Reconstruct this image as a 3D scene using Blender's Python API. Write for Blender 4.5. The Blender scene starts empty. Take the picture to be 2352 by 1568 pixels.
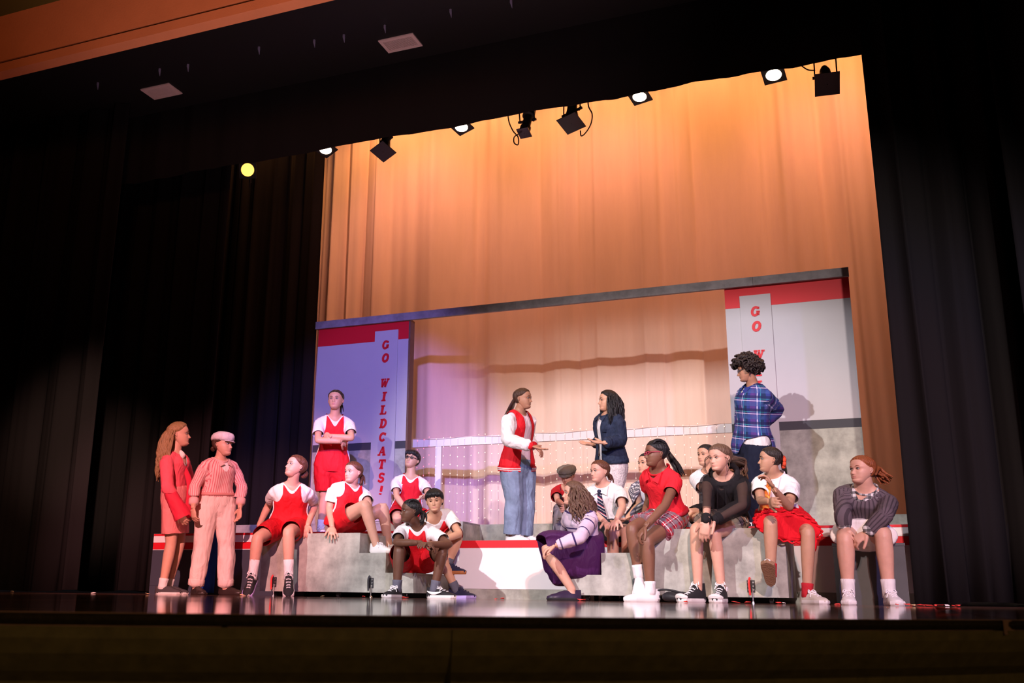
import bpy, math, random
import numpy as np
from mathutils import Matrix, Vector

random.seed(7); RNG = np.random.RandomState(7)
sc = bpy.context.scene
COL = sc.collection

# ------------------------------------------------------------------ camera
W, H = 2352., 1568.
FPX = 2250.; PCX, PCY = 1070., 784.; ROLL = .0135
PITCH = math.atan(582/2250.); YAW = math.radians(22.3); EYE = .03
CAMPOS = np.array([0., 0., EYE])
_fw = np.array([-math.sin(YAW)*math.cos(PITCH), math.cos(YAW)*math.cos(PITCH), math.sin(PITCH)])
_r0 = np.array([math.cos(YAW), math.sin(YAW), 0.]); _u0 = np.cross(_r0, _fw)
_rt = _r0*math.cos(ROLL)+_u0*math.sin(ROLL); _up = _u0*math.cos(ROLL)-_r0*math.sin(ROLL)
cam = bpy.data.cameras.new('camera'); camo = bpy.data.objects.new('camera', cam); COL.objects.link(camo)
cam.sensor_width = 36.; cam.lens = FPX*36./W
cam.shift_x = (W/2-PCX)/W; cam.shift_y = 0.
camo.matrix_world = Matrix(((_rt[0], _up[0], -_fw[0], 0), (_rt[1], _up[1], -_fw[1], 0), (_rt[2], _up[2], -_fw[2], EYE), (0, 0, 0, 1)))
cam.clip_start = .05; cam.clip_end = 100
cam.dof.use_dof = True; cam.dof.focus_distance = 8.6; cam.dof.aperture_fstop = 7.0
sc.camera = camo

def ray(x, y):
    d = _fw*FPX+_rt*(x-PCX)+_up*(PCY-y); return d/np.linalg.norm(d)
def ony(x, y, Y): d = ray(x, y); return CAMPOS+d*(Y/d[1])
def onz(x, y, z): d = ray(x, y); return CAMPOS+d*((z-EYE)/d[2])
def proj(p):
    v = np.asarray(p)-CAMPOS; z = v@_fw; return np.array((PCX+FPX*(v@_rt)/z, PCY-FPX*(v@_up)/z))

# ------------------------------------------------------------------ world, light, exposure
wd = bpy.data.worlds.new('world'); sc.world = wd; wd.use_nodes = True
wd.node_tree.nodes['Background'].inputs[0].default_value = (.5, .42, .5, 1)
wd.node_tree.nodes['Background'].inputs[1].default_value = .006
sc.view_settings.view_transform = 'Standard'; sc.view_settings.look = 'None'
sc.view_settings.exposure = 0.; sc.view_settings.gamma = 1.; sc.view_settings.use_curve_mapping = False

def spot(name, loc, target, color, watts, deg, blend=.35, radius=.08):
    l = bpy.data.lights.new(name, 'SPOT'); l.energy = watts; l.color = color
    l.spot_size = math.radians(deg); l.spot_blend = blend; l.shadow_soft_size = radius
    o = bpy.data.objects.new(name, l); COL.objects.link(o); o.location = loc
    o.rotation_euler = (Vector(target)-Vector(loc)).to_track_quat('-Z', 'Y').to_euler()
    return o
# front-of-house spots
spot('front_spot_warm', (2.4, -3.0, 5.2), (-1.3, 8.3, .75), (1., .85, .80), 3500, 30, .6)
spot('front_spot_white', (-5.2, -2.5, 5.4), (-2.2, 9.0, .95), (1., .93, .97), 5000, 27, .55)
spot('front_spot_pink', (-1.0, -3.2, 5.2), (-5.65, 7.5, .75), (1., .42, .42), 9600, 17, .6)
spot('front_spot_floor', (-1.0, -3.0, 5.0), (-7.0, 6.0, 0.), (1., .50, .28), 1500, 24, .8)
spot('front_spot_violet', (-.6, .5, 3.55), (-5.0, 9.4, 1.7), (.36, .28, 1.), 4000, 20, .6)
spot('front_spot_violet_c', (1.2, .5, 3.4), (-3.4, 8.0, .5), (.34, .28, 1.), 480, 26, .7)
spot('front_spot_violet_b', (3.4, .5, 3.4), (-.6, 8.4, .7), (.42, .34, 1.), 900, 30, .7)
spot('front_spot_pink_b', (2.0, -2.8, 5.4), (-1.0, 7.4, .6), (1., .42, .34), 2100, 24, .5)
# amber wash on the backdrop from the rear pipe
for _x in (-7.0, -5.6, -4.2, -2.8, -1.4, 0., 1.3):
    spot('backdrop_amber_lamp', (_x, 10.0, 6.95), (_x, 11.0, 4.9), (1., .39, .12), 185, 105, .9, .12)
for _x in (-5.2, -2.6, 0.):
    spot('backdrop_rose_fill', (_x, 9.4, 6.9), (_x, 11.0, 2.9), (1., .36, .32), 170, 80, .9, .12)  # added rose fill that tints the backdrop at middle height
spot('house_wall_lamp', (-2.6, 1.6, 2.9), (-4.6, 5.3, 5.2), (1., .33, .13), 250, 70, .8, .2)
spot('fascia_fill', (1.5, -3.0, 1.5), (-.5, 1.4, -.1), (1., .70, .30), 160, 50, .9, .2)  # added low fill that brightens the stage fascia
spot('side_curtain_fill', (.5, -1.5, 4.2), (-7.25, 7.6, 1.6), (1., .60, .46), 6500, 9, 1.)  # added narrow fill to bring out one pleat of the side curtain
spot('vent_fill', (-2.2, 3.2, .25), (-3.9, 6.8, 5.2), (1., .62, .66), 420, 60, .8, .2)  # added upward fill so the ceiling vents show

# ------------------------------------------------------------------ materials
MATS = {}
def mat(name, color, rough=.7, metal=0., spec=.3, emit=None, estr=0., bump=0., bscale=60., var=0., vscale=6., sheen=0., sss=0., alpha=1., stretch=None, trans=0., wr=0.):
    if name in MATS: return MATS[name]
    m = bpy.data.materials.new(name); m.use_nodes = True; nt = m.node_tree; N = nt.nodes; L = nt.links
    p = N['Principled BSDF']; c = tuple(color)+(1.,)
    p.inputs['Base Color'].default_value = c; p.inputs['Roughness'].default_value = rough
    p.inputs['Metallic'].default_value = metal; p.inputs['Specular IOR Level'].default_value = spec
    if sheen: p.inputs['Sheen Weight'].default_value = sheen
    if sss:
        p.inputs['Subsurface Weight'].default_value = sss; p.inputs['Subsurface Radius'].default_value = (.012, .005, .003)
        p.inputs['Subsurface Scale'].default_value = 1.
    if alpha < 1: p.inputs['Alpha'].default_value = alpha
    if trans: p.inputs['Transmission Weight'].default_value = trans
    if emit: p.inputs['Emission Color'].default_value = tuple(emit)+(1.,); p.inputs['Emission Strength'].default_value = estr
    tc = N.new('ShaderNodeTexCoord'); mp = N.new('ShaderNodeMapping'); L.new(tc.outputs['Object'], mp.inputs[0])
    if stretch: mp.inputs['Scale'].default_value = stretch
    if var:
        n = N.new('ShaderNodeTexNoise'); n.inputs['Scale'].default_value = vscale; n.inputs['Detail'].default_value = 6.; n.inputs['Roughness'].default_value = .62
        L.new(mp.outputs[0], n.inputs[0])
        r = N.new('ShaderNodeMapRange'); r.inputs[1].default_value = .3; r.inputs[2].default_value = .7
        r.inputs[3].default_value = 1-var; r.inputs[4].default_value = 1+var; L.new(n.outputs[0], r.inputs[0])
        mx = N.new('ShaderNodeVectorMath'); mx.operation = 'SCALE'; mx.inputs[0].default_value = color
        L.new(r.outputs[0], mx.inputs['Scale']); L.new(mx.outputs[0], p.inputs['Base Color'])
    if wr:
        n3 = N.new('ShaderNodeTexNoise'); n3.inputs['Scale'].default_value = 13.; n3.inputs['Detail'].default_value = 2.; n3.inputs['Distortion'].default_value = 1.2
        mp3 = N.new('ShaderNodeMapping'); mp3.inputs['Scale'].default_value = (1, 1, .45); L.new(tc.outputs['Object'], mp3.inputs[0]); L.new(mp3.outputs[0], n3.inputs[0])
    if bump:
        n2 = N.new('ShaderNodeTexNoise'); n2.inputs['Scale'].default_value = bscale; n2.inputs['Detail'].default_value = 4.
        L.new(mp.outputs[0], n2.inputs[0]); b = N.new('ShaderNodeBump'); b.inputs['Strength'].default_value = bump; b.inputs['Distance'].default_value = .01
        L.new(n2.outputs[0], b.inputs['Height']); L.new(b.outputs[0], p.inputs['Normal'])
        if wr:
            b3 = N.new('ShaderNodeBump'); b3.inputs['Strength'].default_value = wr; b3.inputs['Distance'].default_value = .03; L.new(n3.outputs[0], b3.inputs['Height']); L.new(b3.outputs[0], b.inputs['Normal'])
    MATS[name] = m; return m

def stripes(nt, src, scale, specs, base):
    """colour chain of hard stripes along a scalar socket; specs = [(centre, half width, colour)] in one period"""
    N, L = nt.nodes, nt.links
    m = N.new('ShaderNodeMath'); m.operation = 'MULTIPLY'; m.inputs[1].default_value = scale; L.new(src, m.inputs[0])
    fr = N.new('ShaderNodeMath'); fr.operation = 'FRACT'; L.new(m.outputs[0], fr.inputs[0])
    cur = base
    for c, hw, colr, amt in specs:
        d = N.new('ShaderNodeMath'); d.operation = 'SUBTRACT'; d.inputs[1].default_value = c; L.new(fr.outputs[0], d.inputs[0])
        a = N.new('ShaderNodeMath'); a.operation = 'ABSOLUTE'; L.new(d.outputs[0], a.inputs[0])
        lt = N.new('ShaderNodeMath'); lt.operation = 'LESS_THAN'; lt.inputs[1].default_value = hw; L.new(a.outputs[0], lt.inputs[0])
        fm = N.new('ShaderNodeMath'); fm.operation = 'MULTIPLY'; fm.inputs[1].default_value = amt; L.new(lt.outputs[0], fm.inputs[0])
        mx = N.new('ShaderNodeMix'); mx.data_type = 'RGBA'; L.new(fm.outputs[0], mx.inputs[0])
        if isinstance(cur, tuple): mx.inputs[6].default_value = cur+(1.,)
        else: L.new(cur, mx.inputs[6])
        mx.inputs[7].default_value = tuple(colr)+(1.,); cur = mx.outputs[2]
    return cur

def pattern(name, base, us, uspec, vs, vspec, rough=.85):
    """woven pattern read from the 'cloth_uv' vertex attribute (metres around / along the garment)"""
    if name in MATS: return MATS[name]
    m = bpy.data.materials.new(name); m.use_nodes = True; nt = m.node_tree; N, L = nt.nodes, nt.links
    p = N['Principled BSDF']; p.inputs['Roughness'].default_value = rough; p.inputs['Specular IOR Level'].default_value = .2
    at = N.new('ShaderNodeAttribute'); at.attribute_name = 'cloth_uv'
    sx = N.new('ShaderNodeSeparateXYZ'); L.new(at.outputs['Vector'], sx.inputs[0])
    cur = base
    if uspec: cur = stripes(nt, sx.outputs[0], us, uspec, cur)
    if vspec: cur = stripes(nt, sx.outputs[1], vs, vspec, cur)
    L.new(cur, p.inputs['Base Color'])
    MATS[name] = m; return m

# ------------------------------------------------------------------ object helpers
def setp(o, label=None, cat=None, group=None, kind=None):
    if label: o['label'] = label
    if cat: o['category'] = cat
    if group: o['group'] = group
    if kind: o['kind'] = kind
    return o
def empty(name, loc=(0, 0, 0), **k):
    o = bpy.data.objects.new(name, None); COL.objects.link(o); o.location = loc; o.empty_display_size = .1
    return setp(o, **k)
def mesh_obj(name, V, F, m, parent=None, base=None, smooth=False, mi=None, **k):
    V = np.asarray(V, float)
    if base is not None: V = V-np.asarray(base)
    me = bpy.data.meshes.new(name); me.from_pydata(V.tolist(), [], [list(map(int, f)) for f in F])
    ms = m if isinstance(m, (list, tuple)) else [m]
    for q in ms: me.materials.append(q)
    if mi is not None: me.polygons.foreach_set('material_index', np.asarray(mi, np.int32))
    if smooth: me.polygons.foreach_set('use_smooth', np.ones(len(me.polygons), bool))
    me.update()
    o = bpy.data.objects.new(name, me); COL.objects.link(o)
    if parent is not None: o.parent = parent
    elif base is not None: o.location = base
    return setp(o, **k)
def share(src, name, loc, parent, rot=None):
    o = bpy.data.objects.new(name, src.data); COL.objects.link(o); o.parent = parent; o.location = loc
    if rot: o.rotation_euler = rot
    return o

class Acc:
    def __init__(s): s.V = []; s.F = []; s.n = 0; s.M = []
    def add(s, V, F, mi=0):
        V = np.asarray(V, float)
        s.V.append(V); s.F += [[i+s.n for i in f] for f in F]; s.M += [mi]*len(F); s.n += len(V); return s
    def box(s, a, b, mi=0, bev=0.):
        a = np.array(a, float); b = np.array(b, float)
        V = [(x, y, z) for z in (a[2], b[2]) for y in (a[1], b[1]) for x in (a[0], b[0])]
        return s.add(V, [(0, 2, 3, 1), (4, 5, 7, 6), (0, 1, 5, 4), (2, 6, 7, 3), (0, 4, 6, 2), (1, 3, 7, 5)], mi)
    def obox(s, c, ax, ay, az, mi=0):
        c, ax, ay, az = (np.asarray(q, float) for q in (c, ax, ay, az))
        V = [c+i*ax+j*ay+k*az for k in (-1, 1) for j in (-1, 1) for i in (-1, 1)]
        return s.add(V, [(0, 2, 3, 1), (4, 5, 7, 6), (0, 1, 5, 4), (2, 6, 7, 3), (0, 4, 6, 2), (1, 3, 7, 5)], mi)
    @property
    def verts(s): return np.concatenate(s.V)
    def obj(s, name, m, parent=None, base=None, smooth=False, **k):
        return mesh_obj(name, s.verts, s.F, m, parent, base, smooth, s.M if isinstance(m, (list, tuple)) else None, **k)

def nrm(v): v = np.asarray(v, float); return v/(np.linalg.norm(v)+1e-12)
def catmull(P, n):
    P = np.asarray(P, float)
    if len(P) == 2 or n <= 1: return P if n <= 1 else np.array([P[0]+(P[1]-P[0])*t for t in np.linspace(0, 1, n+1)])
    Q = np.vstack([2*P[0]-P[1], P, 2*P[-1]-P[-2]]); out = []
    for i in range(1, len(Q)-2):
        a, b, c, d = Q[i-1:i+3]
        for t in np.arange(n)/n:
            out.append(.5*((2*b)+(c-a)*t+(2*a-5*b+4*c-d)*t*t+(-a+3*b-3*c+d)*t**3))
    out.append(Q[-2]); return np.array(out)
def tube(P, R, n=10, sub=3, ref=None, cap=True, flat=1., closed_tip=False):
    """tapered tube through P with radii R (flat = ratio of the second radius)"""
    R = np.asarray(R, float)
    if R.ndim == 0: R = np.full(len(P), float(R))
    P = np.asarray(P, float)
    if sub > 1 and len(P) > 1:
        rr = catmull(np.column_stack([R, R, R]), sub)[:, 0]; P = catmull(P, sub); R = np.maximum(rr, 1e-4)
    T = np.gradient(P, axis=0); T /= np.linalg.norm(T, axis=1)[:, None]+1e-12
    r = np.asarray(ref, float) if ref is not None else (np.array([0, 0, 1.]) if abs(T[0][2]) < .9 else np.array([1., 0, 0]))
    X = nrm(r-T[0]*(r@T[0])); V = []
    th = np.arange(n)*2*math.pi/n; c, s = np.cos(th), np.sin(th)
    for i in range(len(P)):
        X = nrm(X-T[i]*(X@T[i])); Y = np.cross(T[i], X)
        V.append(P[i]+R[i]*(c[:, None]*X+flat*s[:, None]*Y))
    m = len(P); F = []
    for i in range(m-1):
        for j in range(n):
            k = (j+1) % n; F.append((i*n+j, i*n+k, (i+1)*n+k, (i+1)*n+j))
    V = np.concatenate(V)
    if cap:
        # rounded ends
        a = P[0]-T[0]*R[0]*.55; b = P[-1]+T[-1]*R[-1]*.55
        V = np.vstack([V, a, b]); ia, ib = m*n, m*n+1
        for j in range(n):
            k = (j+1) % n; F.append((k, j, ia)); F.append(((m-1)*n+j, (m-1)*n+k, ib))
    return V, F
def cyl(a, b, r0, r1=None, n=16):
    a = np.asarray(a, float); b = np.asarray(b, float); r1 = r0 if r1 is None else r1
    t = nrm(b-a); x = nrm(np.cross(t, (0, 0, 1.) if abs(t[2]) < .9 else (1., 0, 0))); y = np.cross(t, x)
    th = np.arange(n)*2*math.pi/n; ring = np.cos(th)[:, None]*x+np.sin(th)[:, None]*y
    V = np.vstack([a+r0*ring, b+r1*ring])
    F = [(j, (j+1) % n, n+(j+1) % n, n+j) for j in range(n)]+[tuple(range(n))[::-1], tuple(range(n, 2*n))]
    return V, F
def remesh(V, F, vox, smooth=3, dec=.5, fac=.5):
    me = bpy.data.meshes.new('t'); me.from_pydata(np.asarray(V).tolist(), [], [list(map(int, f)) for f in F])
    o = bpy.data.objects.new('t', me); COL.objects.link(o)
    r = o.modifiers.new('r', 'REMESH'); r.mode = 'VOXEL'; r.voxel_size = vox; r.adaptivity = 0
    if smooth:
        q = o.modifiers.new('s', 'SMOOTH'); q.iterations = smooth; q.factor = fac
    if dec < 1:
        d = o.modifiers.new('d', 'DECIMATE'); d.ratio = dec
    dg = bpy.context.evaluated_depsgraph_get(); ev = o.evaluated_get(dg); m2 = ev.to_mesh()
    n = len(m2.vertices); A = np.zeros(n*3); m2.vertices.foreach_get('co', A)
    ls = np.zeros(len(m2.polygons), np.int32); lt = np.zeros(len(m2.polygons), np.int32)
    m2.polygons.foreach_get('loop_start', ls); m2.polygons.foreach_get('loop_total', lt)
    vi = np.zeros(len(m2.loops), np.int32); m2.loops.foreach_get('vertex_index', vi)
    FF = [vi[a:a+b] for a, b in zip(ls, lt)]
    ev.to_mesh_clear(); bpy.data.objects.remove(o); bpy.data.meshes.remove(me)
    return A.reshape(-1, 3), FF
def vnormals(V, F):
    N = np.zeros_like(V)
    tri = np.array([(f[0], f[1], f[2]) for f in F]); a = np.cross(V[tri[:, 1]]-V[tri[:, 0]], V[tri[:, 2]]-V[tri[:, 0]])
    for k in range(3): np.add.at(N, tri[:, k], a)
    return N/(np.linalg.norm(N, axis=1)[:, None]+1e-12)
def wob(V, k, seed=0, stretch=(1, 1, 1)):
    """cheap smooth noise in about [-1,1]"""
    r = np.random.RandomState(seed); P = V*np.asarray(stretch)*k; o = 0
    for i in range(4):
        d = r.normal(size=3); d /= np.linalg.norm(d); e = r.normal(size=3); e /= np.linalg.norm(e)
        o = o+np.sin(P@d*(1+.45*i)+r.rand()*6.28+1.7*np.sin(P@e*(.6+.3*i)+r.rand()*6.28))
    return o/4
# ================================================================== the setting
STONE = mat('painted_stone', (.34, .34, .30), .75, bump=.12, bscale=30, var=.42, vscale=5.5)
STONE_D = mat('painted_stone_dark', (.25, .235, .25), .75, bump=.1, bscale=30, var=.28, vscale=7.)
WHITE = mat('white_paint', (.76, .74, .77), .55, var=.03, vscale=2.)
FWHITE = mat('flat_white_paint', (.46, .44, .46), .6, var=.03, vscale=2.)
RED = mat('red_paint', (.62, .012, .022), .5)
CHAR = mat('charcoal_paint', (.045, .045, .055), .65)
SLATE = mat('slate_paint', (.045, .05, .075), .7)
WOODE = mat('raw_wood_edge', (.14, .075, .05), .7, var=.2, vscale=20, stretch=(8, 8, 1))
VELOUR = mat('black_velour', (.013, .0115, .012), .95, spec=.04, sheen=.0, bump=.2, bscale=260)
CYC = mat('taupe_muslin', (.79, .62, .53), .9, spec=.1, bump=.08, bscale=500, var=.05, vscale=3., stretch=(2, 2, .3))
BLACK = mat('black_paint', (.012, .012, .013), .6)
METAL = mat('zinc_metal', (.55, .55, .55), .35, metal=1.)
RUBBER = mat('black_rubber', (.02, .02, .022), .6)
CLAMP = mat('clamp_steel', (.05, .05, .055), .45, metal=.6)
GRIP = mat('red_grip', (.7, .03, .03), .45)

# ---- stage floor: hardboard sheets
FLOORM = mat('stage_hardboard', (.30, .15, .115), .05, spec=.5, bump=.0, bscale=25, var=.28, vscale=2.2, stretch=(.6, 1.5, 1))
FLOORB = mat('stage_hardboard_b', (.27, .138, .108), .06, spec=.5, bump=.0, bscale=25, var=.28, vscale=2.6, stretch=(.6, 1.5, 1))
fl = Acc(); fl.box((-16, 4.5, -.12), (9, 14, -.026)); floor = fl.obj('floor', BLACK, kind='structure')
rows = [4.42, 5.64, 6.86, 8.08, 9.3, 10.52, 11.74]
shr = {}
for j in range(len(rows)-1):
    off = (j*.87) % 2.44
    for i in range(9):
        x0 = -14.6+off+i*2.44; dy = rows[j+1]-rows[j]
        if x0 > 6: continue
        key = (round(dy, 3), (i+j) % 2)
        if key not in shr:
            a = Acc(); a.box((.003, .004, -.025), (2.437, dy-.004, 0)); shr[key] = a.obj('floor_panel', (FLOORM, FLOORB)[key[1]], floor)
            shr[key].location = (x0, rows[j], 0)
        else: share(shr[key], 'floor_panel', (x0, rows[j], 0), floor)
# curved apron, clipped to an arc about the stage centre
AXC, AYC, AR = -2.9, 4.87, 4.2
def aprow(y0, y1, xa, xb, m):
    ys = np.linspace(y0, y1, 25); V, F = [], []
    for y in ys:
        h = math.sqrt(max(AR*AR-(y-AYC)**2, 0.)); l, r = max(xa+.003, AXC-h), min(xb-.003, AXC+h)
        if l >= r: l = r = min(max(AXC, xa), xb) if abs(l-r) > 1e9 else (l+r)/2
        V += [(l, y, 0), (r, y, 0), (l, y, -.025), (r, y, -.025)]
    for k in range(len(ys)-1):
        o4 = 4*k
        if V[o4][0] == V[o4+1][0] and V[o4+4][0] == V[o4+5][0]: continue
        F += [(o4, o4+1, o4+5, o4+4), (o4+2, o4+6, o4+7, o4+3), (o4, o4+4, o4+6, o4+2), (o4+1, o4+3, o4+7, o4+5)]
    if F: mesh_obj('floor_panel', V, F, m, floor)
for j, (y0, y1) in enumerate(((.672, 1.20), (1.204, 2.42), (2.424, 4.416))):
    for i, xa in enumerate((-7.1, -4.66, -2.22, .22)): aprow(y0, y1, xa-.3*j*0, xa+2.44, (FLOORM, FLOORB)[(i+j) % 2])
# stage lip and fascia in front
LIP = mat('dark_stained_oak', (.022, .014, .008), .95, spec=.05, var=.3, vscale=30, stretch=(4, 4, 4))
FASC = mat('stage_front_oak', (.10, .068, .026), .8, var=.25, vscale=14, stretch=(3, 3, 3))
st = empty('stage_front', (AXC, AYC-AR, -.5), kind='structure'); stb = (AXC, AYC-AR, -.5)
def arcsweep(prof, a0, a1, n):
    V, F = [], []; m_ = len(prof)
    for t in np.linspace(a0, a1, n): V += [(AXC+r*math.sin(t), AYC-r*math.cos(t), z) for r, z in prof]
    for k in range(n-1): F += [(k*m_+i, k*m_+(i+1) % m_, (k+1)*m_+(i+1) % m_, (k+1)*m_+i) for i in range(m_)]
    return V, F+[tuple(range(m_))[::-1], tuple(range((n-1)*m_, n*m_))]
A1 = math.acos((AYC-4.42)/AR)
V, F = arcsweep([(AR-.02, -.0008), (AR+.003, -.001), (AR+.009, -.004), (AR+.010, -.010), (AR+.006, -.016), (AR-.02, -.018)], -A1, A1, 90); mesh_obj('nosing', V, F, LIP, st, stb)
na = 10
for i in range(na):
    t0, t1 = -A1+2*A1*i/na, -A1+2*A1*(i+1)/na; V, F = arcsweep([(AR-.03, -.0185), (AR+.012, -.0185), (AR+.010, -.034), (AR+.000, -.055), (AR-.022, -.080), (AR-.055, -.105), (AR-.10, -.135), (AR-.16, -.17), (AR-.16, -1.1), (AR-.2, -1.1)], t0+.0002, t1-.0002, 12); mesh_obj('fascia_board', V, F, FASC, st, stb)  # shade put into the shape: profile curls under to darken downwards
for x0, x1 in ((-14, AXC-AR*math.sin(A1)), (AXC+AR*math.sin(A1), 8)):
    a = Acc(); a.box((x0, 4.40, -1.1), (x1, 4.42, -.001)); a.obj('fascia_board', FASC, st, stb)
a = Acc(); a.box((-14, -6, -1.2), (8, 6, -1.1)); a.obj('floor', mat('house_floor', (.02, .015, .012), .9), kind='structure')

# ---- black ceiling over the apron, vents, orange header
HZ = ony(360, 78, 5.2)[2]
ce = Acc(); zc = 5.2; ce.box((-15, 5.3, zc), (9, 7.9, zc+.1)); ce.obj('ceiling', BLACK, kind='structure')
a = Acc(); a.box((-15, 7.9, 7.2), (9, 13.5, 7.3)); a.obj('ceiling', BLACK, kind='structure')
ORANGE = mat('house_plaster', (.55, .22, .10), .8, bump=.15, bscale=90, var=.06, vscale=3)
OLIVE = mat('house_ceiling_paint', (.10, .10, .02), .9)
hd = empty('wall_proscenium', (-2, 5.25, HZ), kind='structure'); hb = (-2, 5.25, HZ)
zt = ony(0, 38, 5.2)[2]+.0
a = Acc(); a.box((-15, 5.2, HZ+.10), (9, 5.3, zt)); a.obj('header_plaster', ORANGE, hd, hb)
a = Acc(); a.box((-15, 5.195, HZ), (9, 5.3, HZ+.078)); a.obj('header_moulding', ORANGE, hd, hb)
a = Acc(); a.box((-15, 5.215, HZ+.078), (9, 5.3, HZ+.10)); a.obj('header_groove', BLACK, hd, hb)
a = Acc(); a.box((-15, 1., zt), (9, 5.3, zt+.1)); a.obj('ceiling', OLIVE, kind='structure')
GRIL = mat('grille_enamel', (.78, .62, .60), .5)
def vent(pc, label, slats=True):
    c = onz(*pc, zc)
    o = empty('air_vent', c, label=label, cat='air vent'); w, d = .185, .115
    a = Acc()
    for x0, x1, y0, y1 in ((-w, w, -d, -d+.035), (-w, w, d-.035, d), (-w, -w+.035, -d+.035, d-.035), (w-.035, w, -d+.035, d-.035)): a.box((x0, y0, -.012), (x1, y1, 0.004))
    a.obj('frame', GRIL, o)
    a = Acc(); a.box((-w+.03, -d+.03, -.002), (w-.03, d-.03, .004)); a.obj('backing', mat('vent_dark', (.10, .07, .07), .8), o)
    first = None
    for i in range(22):
        x = -w+.044+i*(2*w-.088)/21
        if first is None:
            a = Acc(); a.box((-.004, -d+.035, -.010), (.004, d-.035, -.001)); first = a.obj('slat', GRIL, o); first.location = (x, 0, 0)
        else: share(first, 'slat', (x, 0, 0), o)
vent((920, 98), 'white ceiling air vent grille, the larger brighter one near the stage lamps')
vent((371, 209), 'white ceiling air vent grille, the dimmer one over the black side curtains')
HOOK = mat('hook_steel', (.45, .42, .65), .4, metal=.5)
hk = None
for i, (x, y) in enumerate(((367, 166), (432, 156), (225, 198), (595, 116), (722, 100), (790, 88), (884, 66), (1174, 8), (1035, 30))):
    p = onz(x, y-8, zc)
    V1, F1 = cyl((0, 0, 0), (0, 0, -.025), .012, .012, 8); V2, F2 = cyl((0, 0, -.02), (.01, 0, -.085), .013, .002, 8)
    a = Acc(); a.add(V1, F1); a.add(V2, F2)
    o = a.obj('ceiling_hook', HOOK, label='small steel hook hanging from the black ceiling', cat='hook', group='steel hooks in the black ceiling'); o.location = p

# ---- curtains
def drape(name, x0, x1, Y, z0, z1, m, amp, per, seed, res=.022, rows=10, flare=.0, angle=0., warp=.35, thick=.012, amf=None, **k):
    r = np.random.RandomState(seed); n = int((x1-x0)/res)+1; xs = np.linspace(0, x1-x0, n)
    ph = np.cumsum(1+warp*np.interp(xs, np.linspace(0, x1-x0, 24), r.uniform(-1, 1, 24)))*(xs[1]-xs[0])*2*math.pi/per
    am = np.interp(xs, np.linspace(0, x1-x0, 14), r.uniform(.45, 1.2, 14))
    if amf is not None: am = am*np.interp(xs+x0, *amf)
    zs = np.linspace(z0, z1, rows); V = []
    for z in zs:
        t = (z-z0)/(z1-z0); g = 1+flare*(1-t)
        y = amp*am*g*(np.sin(ph)+.30*np.sin(2.3*ph+1.+.6*t)+.12*np.sin(5.1*ph+2*t)); x = xs+.25*amp*np.sin(2*ph+.4)+.012*np.sin(ph*.5+3*t)
        V.append(np.column_stack([x*math.cos(angle)-y*math.sin(angle), x*math.sin(angle)+y*math.cos(angle), np.full(n, z)+(0.01*np.sin(ph*.31+seed) if z == z0 else 0)]))
    V = np.concatenate(V); m_ = rows
    F = [(i*n+j, i*n+j+1, (i+1)*n+j+1, (i+1)*n+j) for i in range(m_-1) for j in range(n-1)]
    # give the cloth a back so that it has thickness
    B = V+np.array([0, thick, 0]); q = len(V); F2 = [tuple(v+q for v in f[::-1]) for f in F]
    E = [(j+1, j, j+q, j+1+q) for j in range(n-1)]+[(i*n, (i+1)*n, (i+1)*n+q, i*n+q) for i in range(m_-1)]+[((i+1)*n+n-1, i*n+n-1, i*n+n-1+q, (i+1)*n+n-1+q) for i in range(m_-1)]
    return mesh_obj(name, np.vstack([V, B])+np.array([x0, Y, 0]), F+F2+E, m, None, (x0, Y, z0), True, **k)
drape('backdrop_curtain', -8.2, 1.9, 11.0, .02, 6.6, CYC, .062, .50, 3, rows=12, warp=.8, amf=((-8, -5.4, -4.3, -3.4, -1.6, -.9, 0., 2), (1.5, 1.5, .9, .45, .35, .6, 1.5, 1.5)), label='tall taupe backdrop curtain in soft folds behind the set', cat='curtain')
bz = ony(1350, 234, 7.95)[2]
drape('border_curtain', -11.5, 4.5, 7.95, bz, bz+1.35, VELOUR, .012, .5, 5, rows=4, res=.03, label='black horizontal border curtain across the top of the stage', cat='curtain')
LEGL = 'black masking curtains at the side of the stage'
rl = ony(2094, 1360, 7.78)
drape('leg_curtain', rl[0], rl[0]+1.15, 7.78, .02, 5.19, VELOUR, .055, .30, 11, flare=.15, label='black side curtain hanging beside the girl in the grey sweater', cat='curtain', group=LEGL)
drape('leg_curtain', 1.05, 3.6, 7.25, .015, 5.19, VELOUR, .07, .42, 12, flare=.15, label='black side curtain with a wide pleat, beyond the curtain beside the grey sweater girl', cat='curtain', group=LEGL)
lx = ony(716, 900, 10.3)
drape('leg_curtain', -9.0, lx[0], 10.3, .02, 7.1, VELOUR, .055, .27, 13, label='black side curtain touching the edge of the taupe backdrop', cat='curtain', group=LEGL)
lb = ony(478, 1100, 9.0)
drape('leg_curtain', -9.6, lb[0], 9.0, .02, 7.1, VELOUR, .05, .30, 15, flare=.1, label='black side curtain hanging behind the woman in pink', cat='curtain', group=LEGL)
la = ony(150, 1200, 7.6)
drape('leg_curtain', -10.4, la[0]+.22, 7.6, .02, 5.19, VELOUR, .07, .46, 19, flare=.2, label='black side curtain with one broad brownish lit pleat at its edge', cat='curtain', group=LEGL)

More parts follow.
